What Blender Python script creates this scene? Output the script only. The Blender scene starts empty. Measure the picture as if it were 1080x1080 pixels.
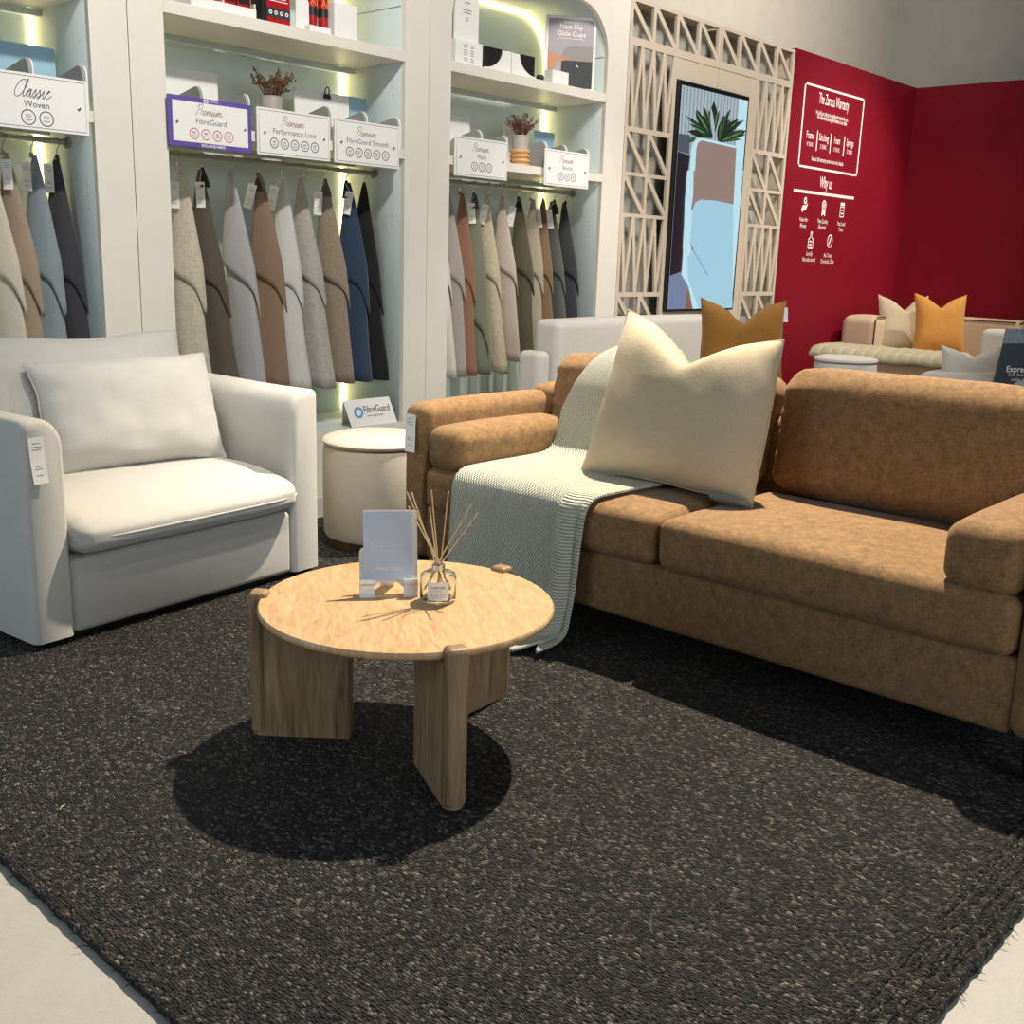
import bpy, bmesh, math, random
import numpy as np
from mathutils import Vector, Matrix, noise

random.seed(7)
scene = bpy.context.scene
COL = scene.collection
PI = math.pi
R = math.radians

# ------------------------------------------------------------------ camera
CAM_H = 1.35
FPX = 1124.84
PITCH, ROLL, YAW = R(13.488), R(1.867), R(42.219)
_fw = Vector((math.cos(YAW) * math.cos(PITCH), math.sin(YAW) * math.cos(PITCH), -math.sin(PITCH)))
_r0 = Vector((math.sin(YAW), -math.cos(YAW), 0.0))
_u0 = _r0.cross(_fw)
_rt = _r0 * math.cos(ROLL) + _u0 * math.sin(ROLL)
_up = -_r0 * math.sin(ROLL) + _u0 * math.cos(ROLL)
cam_data = bpy.data.cameras.new('camera')
cam_data.sensor_width = 36.0
cam_data.lens = 36.0 * FPX / 1080.0
cam_data.clip_start = 0.05
cam_data.clip_end = 200
cam = bpy.data.objects.new('camera', cam_data)
COL.objects.link(cam)
m = Matrix.Identity(4)
for i in range(3):
    m[i][0] = _rt[i]; m[i][1] = _up[i]; m[i][2] = -_fw[i]
m[0][3], m[1][3], m[2][3] = 0, 0, CAM_H
cam.matrix_world = m
scene.camera = cam


def at(px, py, axis, val):
    """world point seen at pixel (px, py) on the plane axis = val"""
    d = _fw * FPX + _rt * (px - 540) - _up * (py - 540)
    i = 'xyz'.index(axis)
    c = Vector((0, 0, CAM_H))
    return c + d * ((val - c[i]) / d[i])


# ------------------------------------------------------------------ world, light, exposure
scene.view_settings.view_transform = 'Standard'
scene.view_settings.look = 'None'
scene.view_settings.gamma = 1.0
scene.view_settings.use_curve_mapping = False
scene.view_settings.exposure = 0.0

world = bpy.data.worlds.new('world')
scene.world = world
world.use_nodes = True
bg = world.node_tree.nodes['Background']
bg.inputs[0].default_value = (0.86, 0.93, 1.0, 1)
bg.inputs[1].default_value = 0.085


def lamp_spot(name, loc, target, energy, cone, blend, color, radius):
    d = bpy.data.lights.new(name, 'SPOT')
    d.energy = energy; d.spot_size = R(cone); d.spot_blend = blend
    d.color = color; d.shadow_soft_size = radius
    o = bpy.data.objects.new(name, d)
    o.location = loc
    o.rotation_euler = (Vector(target) - Vector(loc)).to_track_quat('-Z', 'Y').to_euler()
    COL.objects.link(o)
    return o


def lamp_area(name, loc, target, energy, sx, sy, color):
    d = bpy.data.lights.new(name, 'AREA')
    d.shape = 'RECTANGLE'; d.size = sx; d.size_y = sy; d.energy = energy; d.color = color
    o = bpy.data.objects.new(name, d)
    o.location = loc
    o.rotation_euler = (Vector(target) - Vector(loc)).to_track_quat('-Z', 'Y').to_euler()
    COL.objects.link(o)
    return o


WARM = (1.0, 0.87, 0.68)
lamp_spot('spotlight_sofa', (4.85, 2.55, 5.2), (2.75, 2.0, 0.3), 2750, 54, 0.75, WARM, 0.05)
lamp_spot('spotlight_armchair', (4.1, 0.9, 4.4), (2.0, 3.75, 0.5), 78, 34, 0.6, (1.0, 0.93, 0.83), 0.05)
lamp_spot('spotlight_cabinet', (2.3, 1.2, 5.0), (3.6, 5.0, 1.3), 820, 62, 0.8, (1.0, 0.955, 0.88), 0.12)
lamp_spot('spotlight_lattice', (5.6, 1.6, 5.2), (7.4, 4.9, 2.4), 860, 74, 0.8, (1.0, 0.94, 0.85), 0.55)
lamp_spot('spotlight_corner', (10.1, 1.6, 4.9), (9.3, 4.5, 1.0), 760, 52, 0.7, (1.0, 0.9, 0.75), 0.06)
lamp_spot('spotlight_wall', (8.6, 2.6, 5.6), (9.4, 5.3, 3.9), 260, 90, 1.0, (1.0, 0.95, 0.86), 0.15)
lamp_spot('spotlight_grey_sofa', (6.6, 1.6, 5.2), (5.7, 3.9, 0.8), 420, 40, 0.6, (1.0, 0.92, 0.8), 0.06)
lamp_area('window_daylight', (-3.2, 4.6, 2.2), (1.5, 3.2, 0.8), 95, 3.5, 2.6, (0.66, 0.84, 1.0))
lamp_area('front_daylight', (1.0, -6.0, 3.2), (2.6, 4.0, 0.8), 215, 5.0, 2.6, (0.84, 0.93, 1.0))


# ------------------------------------------------------------------ materials
def lin(c):
    c = c / 255.0
    return c / 12.92 if c <= 0.04045 else ((c + 0.055) / 1.055) ** 2.4


def rgb(r, g, b):
    return (lin(r), lin(g), lin(b), 1.0)


def new_mat(name):
    mt = bpy.data.materials.new(name)
    mt.use_nodes = True
    nt = mt.node_tree
    return mt, nt, nt.nodes['Principled BSDF']


def nd(nt, t, **kw):
    n = nt.nodes.new(t)
    for k, v in kw.items():
        if k in n.inputs:
            n.inputs[k].default_value = v
        else:
            setattr(n, k, v)
    return n


def mat_plain(name, col, rough=0.5, metal=0.0, spec=0.5, noise_amt=0.04, noise_scale=6.0, bump=0.0, bump_scale=200.0):
    mt, nt, b = new_mat(name)
    b.inputs['Roughness'].default_value = rough
    b.inputs['Metallic'].default_value = metal
    b.inputs['Specular IOR Level'].default_value = spec
    tc = nd(nt, 'ShaderNodeTexCoord')
    nz = nd(nt, 'ShaderNodeTexNoise', Scale=noise_scale, Detail=4.0)
    nt.links.new(tc.outputs['Object'], nz.inputs['Vector'])
    cr = nd(nt, 'ShaderNodeValToRGB')
    k = noise_amt
    cr.color_ramp.elements[0].position = 0.3
    cr.color_ramp.elements[1].position = 0.7
    cr.color_ramp.elements[0].color = tuple(x * (1 - k) for x in col[:3]) + (1,)
    cr.color_ramp.elements[1].color = tuple(min(1, x * (1 + k)) for x in col[:3]) + (1,)
    nt.links.new(nz.outputs['Fac'], cr.inputs['Fac'])
    nt.links.new(cr.outputs['Color'], b.inputs['Base Color'])
    if bump:
        n2 = nd(nt, 'ShaderNodeTexNoise', Scale=bump_scale, Detail=3.0)
        nt.links.new(tc.outputs['Object'], n2.inputs['Vector'])
        bp = nd(nt, 'ShaderNodeBump', Strength=bump, Distance=0.002)
        nt.links.new(n2.outputs['Fac'], bp.inputs['Height'])
        nt.links.new(bp.outputs['Normal'], b.inputs['Normal'])
    return mt


def mat_fabric(name, col, col2=None, weave=900.0, bump=0.35, mottle=0.12, mscale=14.0, sheen=0.25, rough=0.92, fleck=0.10):
    """woven cloth: thread bump, colour flecks and a slow mottling"""
    mt, nt, b = new_mat(name)
    b.inputs['Roughness'].default_value = rough
    b.inputs['Specular IOR Level'].default_value = 0.2
    b.inputs['Sheen Weight'].default_value = sheen
    b.inputs['Sheen Roughness'].default_value = 0.5
    col2 = col2 or tuple(min(1.0, c * 1.18) for c in col[:3]) + (1,)
    tc = nd(nt, 'ShaderNodeTexCoord')
    n1 = nd(nt, 'ShaderNodeTexNoise', Scale=mscale, Detail=6.0, Roughness=0.65)
    nt.links.new(tc.outputs['Object'], n1.inputs['Vector'])
    mp = nd(nt, 'ShaderNodeMapping')
    mp.inputs['Scale'].default_value = (1, 1, 0.25)
    nt.links.new(tc.outputs['Object'], mp.inputs['Vector'])
    n2 = nd(nt, 'ShaderNodeTexNoise', Scale=weave * 0.35, Detail=2.0)
    nt.links.new(mp.outputs['Vector'], n2.inputs['Vector'])
    mp2 = nd(nt, 'ShaderNodeMapping')
    mp2.inputs['Scale'].default_value = (0.25, 0.25, 1)
    nt.links.new(tc.outputs['Object'], mp2.inputs['Vector'])
    n3 = nd(nt, 'ShaderNodeTexNoise', Scale=weave * 0.35, Detail=2.0)
    nt.links.new(mp2.outputs['Vector'], n3.inputs['Vector'])
    ad = nd(nt, 'ShaderNodeMath', operation='ADD')
    nt.links.new(n2.outputs['Fac'], ad.inputs[0]); nt.links.new(n3.outputs['Fac'], ad.inputs[1])
    mr = nd(nt, 'ShaderNodeMapRange')
    mr.inputs['From Min'].default_value = 0.3; mr.inputs['From Max'].default_value = 0.7
    mr.inputs['To Min'].default_value = 0.5 - mottle * 3; mr.inputs['To Max'].default_value = 0.5 + mottle * 3
    nt.links.new(n1.outputs['Fac'], mr.inputs['Value'])
    m2 = nd(nt, 'ShaderNodeMapRange')
    m2.inputs['From Min'].default_value = 0.7; m2.inputs['From Max'].default_value = 1.3
    m2.inputs['To Min'].default_value = -fleck * 3; m2.inputs['To Max'].default_value = fleck * 3
    nt.links.new(ad.outputs[0], m2.inputs['Value'])
    s = nd(nt, 'ShaderNodeMath', operation='ADD', use_clamp=True)
    nt.links.new(mr.outputs[0], s.inputs[0]); nt.links.new(m2.outputs[0], s.inputs[1])
    mx = nd(nt, 'ShaderNodeMix', data_type='RGBA')
    mx.inputs[6].default_value = col; mx.inputs[7].default_value = col2
    nt.links.new(s.outputs[0], mx.inputs[0])
    nt.links.new(mx.outputs[2], b.inputs['Base Color'])
    bp = nd(nt, 'ShaderNodeBump', Strength=bump, Distance=0.0015)
    nt.links.new(ad.outputs[0], bp.inputs['Height'])
    nt.links.new(bp.outputs['Normal'], b.inputs['Normal'])
    return mt


def mat_wood(name, dark, light, scale=(14, 14, 1.2), rough=0.45, bump=0.08, knots=1.0, rot=0.0):
    mt, nt, b = new_mat(name)
    b.inputs['Roughness'].default_value = rough
    tc = nd(nt, 'ShaderNodeTexCoord')
    mp = nd(nt, 'ShaderNodeMapping'); mp.inputs['Scale'].default_value = scale
    m0 = nd(nt, 'ShaderNodeMapping'); m0.inputs['Rotation'].default_value = (0, 0, rot)
    nt.links.new(tc.outputs['Object'], m0.inputs['Vector'])
    nt.links.new(m0.outputs['Vector'], mp.inputs['Vector'])
    nz = nd(nt, 'ShaderNodeTexNoise', Scale=1.6, Detail=7.0, Roughness=0.62, Distortion=0.9 * knots)
    nt.links.new(mp.outputs['Vector'], nz.inputs['Vector'])
    n2 = nd(nt, 'ShaderNodeTexNoise', Scale=7.0, Detail=4.0)
    nt.links.new(mp.outputs['Vector'], n2.inputs['Vector'])
    mm = nd(nt, 'ShaderNodeMath', operation='MULTIPLY_ADD')
    mm.inputs[1].default_value = 0.35
    nt.links.new(n2.outputs['Fac'], mm.inputs[0]); nt.links.new(nz.outputs['Fac'], mm.inputs[2])
    cr = nd(nt, 'ShaderNodeValToRGB')
    cr.color_ramp.elements[0].position = 0.42; cr.color_ramp.elements[0].color = dark
    cr.color_ramp.elements[1].position = 0.86; cr.color_ramp.elements[1].color = light
    nt.links.new(mm.outputs[0], cr.inputs['Fac'])
    nt.links.new(cr.outputs['Color'], b.inputs['Base Color'])
    bp = nd(nt, 'ShaderNodeBump', Strength=bump, Distance=0.002)
    nt.links.new(mm.outputs[0], bp.inputs['Height'])
    nt.links.new(bp.outputs['Normal'], b.inputs['Normal'])
    return mt


def mat_emit(name, col, strength, base=None):
    mt, nt, b = new_mat(name)
    b.inputs['Base Color'].default_value = col if base is None else base
    b.inputs['Emission Color'].default_value = col
    b.inputs['Emission Strength'].default_value = strength
    b.inputs['Roughness'].default_value = 0.4
    return mt


def mat_rug(name):
    mt, nt, b = new_mat(name)
    b.inputs['Roughness'].default_value = 0.72
    b.inputs['Specular IOR Level'].default_value = 0.35
    tc = nd(nt, 'ShaderNodeTexCoord')
    wv = nd(nt, 'ShaderNodeTexNoise', Scale=9.0, Detail=2.0)
    nt.links.new(tc.outputs['Object'], wv.inputs['Vector'])
    mixv = nd(nt, 'ShaderNodeVectorMath', operation='MULTIPLY_ADD')
    mixv.inputs[1].default_value = (0.03, 0.03, 0.0)
    nt.links.new(wv.outputs['Color'], mixv.inputs[0]); nt.links.new(tc.outputs['Object'], mixv.inputs[2])
    mp = nd(nt, 'ShaderNodeMapping'); mp.inputs['Scale'].default_value = (1.0, 0.62, 1.0)
    nt.links.new(mixv.outputs[0], mp.inputs['Vector'])
    vo = nd(nt, 'ShaderNodeTexVoronoi', Scale=150.0, Randomness=0.8)
    nt.links.new(mp.outputs['Vector'], vo.inputs['Vector'])
    sep = nd(nt, 'ShaderNodeSeparateColor')
    nt.links.new(vo.outputs['Color'], sep.inputs[0])
    cr = nd(nt, 'ShaderNodeValToRGB')
    e = cr.color_ramp.elements
    e[0].position = 0.0; e[0].color = (0.005, 0.005, 0.005, 1)
    e[1].position = 1.0; e[1].color = (0.23, 0.19, 0.16, 1)
    for p, c in ((0.40, (0.010, 0.0095, 0.0095, 1)), (0.65, (0.028, 0.025, 0.026, 1)), (0.85, (0.070, 0.060, 0.059, 1)), (0.96, (0.13, 0.112, 0.10, 1))):
        q = e.new(p); q.color = c
    nt.links.new(sep.outputs[0], cr.inputs['Fac'])
    # thread strands inside each knot
    n2 = nd(nt, 'ShaderNodeTexNoise', Scale=420.0, Detail=3.0)
    nt.links.new(mp.outputs['Vector'], n2.inputs['Vector'])
    m1 = nd(nt, 'ShaderNodeMapRange')
    m1.inputs['From Min'].default_value = 0.3; m1.inputs['From Max'].default_value = 0.7
    m1.inputs['To Min'].default_value = 0.3; m1.inputs['To Max'].default_value = 1.7
    nt.links.new(n2.outputs['Fac'], m1.inputs['Value'])
    # slow drift between worn and dark zones
    n3 = nd(nt, 'ShaderNodeTexNoise', Scale=2.5, Detail=3.0)
    nt.links.new(tc.outputs['Object'], n3.inputs['Vector'])
    m3 = nd(nt, 'ShaderNodeMapRange')
    m3.inputs['To Min'].default_value = 0.7; m3.inputs['To Max'].default_value = 1.35
    nt.links.new(n3.outputs['Fac'], m3.inputs['Value'])
    mu = nd(nt, 'ShaderNodeMath', operation='MULTIPLY')
    nt.links.new(m1.outputs[0], mu.inputs[0]); nt.links.new(m3.outputs[0], mu.inputs[1])
    vm = nd(nt, 'ShaderNodeVectorMath', operation='SCALE')
    nt.links.new(cr.outputs['Color'], vm.inputs[0]); nt.links.new(mu.outputs[0], vm.inputs[3])
    nt.links.new(vm.outputs[0], b.inputs['Base Color'])
    inv = nd(nt, 'ShaderNodeMath', operation='MULTIPLY_ADD')
    inv.inputs[1].default_value = -1.0; inv.inputs[2].default_value = 1.0
    nt.links.new(vo.outputs['Distance'], inv.inputs[0])
    ad = nd(nt, 'ShaderNodeMath', operation='MULTIPLY_ADD')
    ad.inputs[1].default_value = 0.35
    nt.links.new(n2.outputs['Fac'], ad.inputs[0]); nt.links.new(inv.outputs[0], ad.inputs[2])
    bp = nd(nt, 'ShaderNodeBump', Strength=1.0, Distance=0.018)
    nt.links.new(ad.outputs[0], bp.inputs['Height'])
    nt.links.new(bp.outputs['Normal'], b.inputs['Normal'])
    return mt


def mat_knit(name, col, rib=False):
    """knitted cotton; needs a UV map in metres"""
    mt, nt, b = new_mat(name)
    b.inputs['Roughness'].default_value = 0.95
    b.inputs['Specular IOR Level'].default_value = 0.15
    b.inputs['Sheen Weight'].default_value = 0.3
    tc = nd(nt, 'ShaderNodeTexCoord')

    def wave(rot, scale):
        mp = nd(nt, 'ShaderNodeMapping'); mp.inputs['Rotation'].default_value = (0, 0, rot)
        nt.links.new(tc.outputs['UV'], mp.inputs['Vector'])
        w = nd(nt, 'ShaderNodeTexWave', wave_type='BANDS', bands_direction='X', wave_profile='SIN', Scale=scale, Distortion=0.3)
        nt.links.new(mp.outputs['Vector'], w.inputs['Vector'])
        return w
    if rib:
        w1 = wave(R(90), 26.0); w2 = wave(R(0), 60.0)
        k = 0.25
    else:
        w1 = wave(R(32), 27.0); w2 = wave(R(-32), 27.0)
        k = 1.0
    ad = nd(nt, 'ShaderNodeMath', operation='MULTIPLY_ADD')
    ad.inputs[1].default_value = k
    nt.links.new(w2.outputs['Fac'], ad.inputs[0]); nt.links.new(w1.outputs['Fac'], ad.inputs[2])
    mr = nd(nt, 'ShaderNodeMapRange')
    mr.inputs['From Min'].default_value = 0.2; mr.inputs['From Max'].default_value = 1.0 + k * 0.6
    nt.links.new(ad.outputs[0], mr.inputs['Value'])
    mx = nd(nt, 'ShaderNodeMix', data_type='RGBA')
    mx.inputs[6].default_value = tuple(c * 0.72 for c in col[:3]) + (1,)
    mx.inputs[7].default_value = col
    nt.links.new(mr.outputs[0], mx.inputs[0])
    nt.links.new(mx.outputs[2], b.inputs['Base Color'])
    bp = nd(nt, 'ShaderNodeBump', Strength=0.9, Distance=0.006)
    nt.links.new(ad.outputs[0], bp.inputs['Height'])
    nt.links.new(bp.outputs['Normal'], b.inputs['Normal'])
    return mt


def mat_floor(name):
    mt, nt, b = new_mat(name)
    b.inputs['Roughness'].default_value = 0.55
    tc = nd(nt, 'ShaderNodeTexCoord')
    n1 = nd(nt, 'ShaderNodeTexNoise', Scale=3.0, Detail=8.0, Roughness=0.7)
    n2 = nd(nt, 'ShaderNodeTexNoise', Scale=60.0, Detail=5.0, Roughness=0.7, Distortion=1.5)
    for n in (n1, n2):
        nt.links.new(tc.outputs['Object'], n.inputs['Vector'])
    ad = nd(nt, 'ShaderNodeMath', operation='MULTIPLY_ADD')
    ad.inputs[1].default_value = 0.5
    nt.links.new(n2.outputs['Fac'], ad.inputs[0]); nt.links.new(n1.outputs['Fac'], ad.inputs[2])
    cr = nd(nt, 'ShaderNodeValToRGB')
    cr.color_ramp.elements[0].position = 0.4; cr.color_ramp.elements[0].color = (0.34, 0.325, 0.30, 1)
    cr.color_ramp.elements[1].position = 1.0; cr.color_ramp.elements[1].color = (0.47, 0.455, 0.425, 1)
    nt.links.new(ad.outputs[0], cr.inputs['Fac'])
    nt.links.new(cr.outputs['Color'], b.inputs['Base Color'])
    bp = nd(nt, 'ShaderNodeBump', Strength=0.25, Distance=0.004)
    nt.links.new(n2.outputs['Fac'], bp.inputs['Height'])
    nt.links.new(bp.outputs['Normal'], b.inputs['Normal'])
    return mt


def mat_glass(name):
    mt, nt, b = new_mat(name)
    b.inputs['Base Color'].default_value = (0.97, 0.99, 0.98, 1)
    b.inputs['Roughness'].default_value = 0.02
    b.inputs['IOR'].default_value = 1.45
    b.inputs['Transmission Weight'].default_value = 1.0
    return mt


M = {}
M['floor'] = mat_floor('pale_concrete')
M['wall'] = mat_plain('cream_wall_paint', rgb(214, 205, 190), 0.8)
M['wall_grey'] = mat_plain('grey_wall_paint', rgb(196, 194, 186), 0.8)
M['red'] = mat_plain('crimson_wall_paint', (0.215, 0.004, 0.016, 1), 0.6, spec=0.2, noise_amt=0.05)
M['rug'] = mat_rug('dark_knotted_wool')
M['board'] = mat_plain('white_cabinet_board', rgb(226, 220, 208), 0.45, noise_amt=0.02)
M['board_in'] = mat_plain('pale_sage_cabinet_lining', rgb(198, 208, 207), 0.6, noise_amt=0.02)
M['lattice'] = mat_plain('warm_grey_lattice_paint', rgb(205, 190, 170), 0.5, noise_amt=0.02)
M['lattice_back'] = mat_plain('grey_lattice_backing', rgb(170, 168, 158), 0.7)
M['white'] = mat_plain('white_card', rgb(236, 234, 230), 0.5, noise_amt=0.01)
M['acrylic'] = mat_plain('white_acrylic', rgb(238, 242, 248), 0.2, noise_amt=0.01)
M['paleblue'] = mat_plain('pale_blue_card', rgb(150, 185, 205), 0.6, noise_amt=0.01)
M['greycard'] = mat_plain('grey_card', rgb(150, 152, 152), 0.6, noise_amt=0.02)
M['purple'] = mat_plain('purple_card', rgb(98, 78, 158), 0.5, noise_amt=0.01)
M['black'] = mat_plain('black_card', rgb(26, 25, 24), 0.5)
M['ink'] = mat_plain('dark_ink', rgb(62, 60, 78), 0.7, noise_amt=0.0)
M['inkgrey'] = mat_plain('grey_ink', rgb(120, 120, 124), 0.7, noise_amt=0.0)
M['inkpink'] = mat_plain('magenta_ink', rgb(196, 74, 128), 0.7, noise_amt=0.0)
M['inkbronze'] = mat_plain('bronze_ink', rgb(150, 118, 96), 0.5, noise_amt=0.0)
M['inkwhite'] = mat_plain('white_ink', rgb(248, 236, 232), 0.6, noise_amt=0.0)
M['inkblue'] = mat_plain('blue_ink', rgb(98, 150, 205), 0.6, noise_amt=0.0)
M['chrome'] = mat_plain('brushed_steel', rgb(170, 168, 160), 0.3, metal=1.0, noise_amt=0.02)
M['silver'] = mat_plain('silver_foil', rgb(215, 215, 212), 0.25, metal=1.0, noise_amt=0.02)
M['led'] = mat_emit('warm_led', (1.0, 0.83, 0.42, 1), 9.5)
M['linen'] = mat_fabric('off_white_linen', rgb(184, 181, 175), weave=1100, mottle=0.04, fleck=0.09, bump=0.25)
M['boucle'] = mat_fabric('cream_boucle', rgb(194, 186, 172), weave=700, mottle=0.05, bump=0.5)
M['velvet'] = mat_fabric('brown_chenille_velvet', rgb(108, 84, 58), rgb(158, 122, 82), weave=600, bump=0.2, mottle=0.10, mscale=26.0, sheen=0.12, rough=0.85, fleck=0.12)
M['creampil'] = mat_fabric('cream_woven_cotton', rgb(190, 175, 147), weave=800, mottle=0.05, bump=0.55, fleck=0.12)
M['mustard'] = mat_fabric('mustard_brown_linen', rgb(150, 104, 46), weave=700, mottle=0.06, fleck=0.12)
M['orange'] = mat_fabric('ochre_linen', rgb(196, 138, 66), weave=500, mottle=0.05)
M['greysofa'] = mat_fabric('light_grey_weave', rgb(196, 190, 182), weave=600, mottle=0.03)
M['beigesofa'] = mat_fabric('beige_leathered_cloth', rgb(196, 172, 142), weave=500, mottle=0.05)
M['piping'] = mat_plain('dark_piping', rgb(60, 48, 40), 0.8)
M['quilt'] = mat_fabric('sage_quilt_cotton', rgb(176, 168, 138), weave=400, mottle=0.05)
M['underside'] = mat_fabric('grey_cushion_backing', rgb(120, 118, 112))
M['table_stone'] = mat_wood('honey_travertine', (0.42, 0.235, 0.10, 1), (0.66, 0.455, 0.25, 1), scale=(34, 6.5, 6.5), rough=0.36, bump=0.03, knots=1.2, rot=R(38))
M['wood'] = mat_wood('mango_wood', (0.15, 0.085, 0.04, 1), (0.42, 0.28, 0.15, 1), scale=(16, 16, 1.4), rough=0.42, knots=1.5)
M['darkwood'] = mat_wood('dark_brown_wood', (0.05, 0.03, 0.012, 1), (0.16, 0.10, 0.05, 1))
M['blackwood'] = mat_plain('black_painted_wood', rgb(18, 17, 16), 0.4)
M['reed'] = mat_wood('pale_rattan', (0.52, 0.36, 0.18, 1), (0.78, 0.6, 0.36, 1), scale=(60, 60, 6))
M['glass'] = mat_glass('clear_glass')
M['knit'] = mat_knit('ivory_knit', rgb(222, 222, 202))
M['rib'] = mat_knit('ivory_rib_knit', rgb(222, 222, 202), True)
M['dry'] = mat_plain('dried_flower', rgb(112, 80, 58), 0.9, noise_amt=0.3, noise_scale=60)
M['vase'] = mat_plain('grey_ceramic', rgb(176, 170, 162), 0.35)
M['terrawood'] = mat_wood('ribbed_pale_wood', (0.42, 0.22, 0.08, 1), (0.66, 0.40, 0.17, 1), scale=(3, 3, 30))
M['redcan'] = mat_plain('red_print', rgb(170, 24, 30), 0.35, noise_amt=0.25, noise_scale=30)
M['inkorange'] = mat_plain('orange_ink', rgb(255, 120, 60), 0.5, noise_amt=0.0)
M['posterlilac'] = mat_plain('lilac_print', rgb(168, 160, 168), 0.5, noise_amt=0.01)
M['postergrey'] = mat_plain('grey_tweed_print', rgb(150, 140, 140), 0.6, noise_amt=0.2, noise_scale=300)
M['postercharcoal'] = mat_plain('charcoal_print', rgb(52, 54, 58), 0.6)
M['skin'] = mat_plain('skin_print', rgb(196, 140, 110), 0.6)
M['signblue'] = mat_plain('slate_sign_board', rgb(52, 60, 70), 0.4)
M['plastic'] = mat_plain('crumpled_clear_wrap', rgb(150, 160, 168), 0.15, noise_amt=0.25, noise_scale=40, bump=0.6, bump_scale=60)


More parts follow.
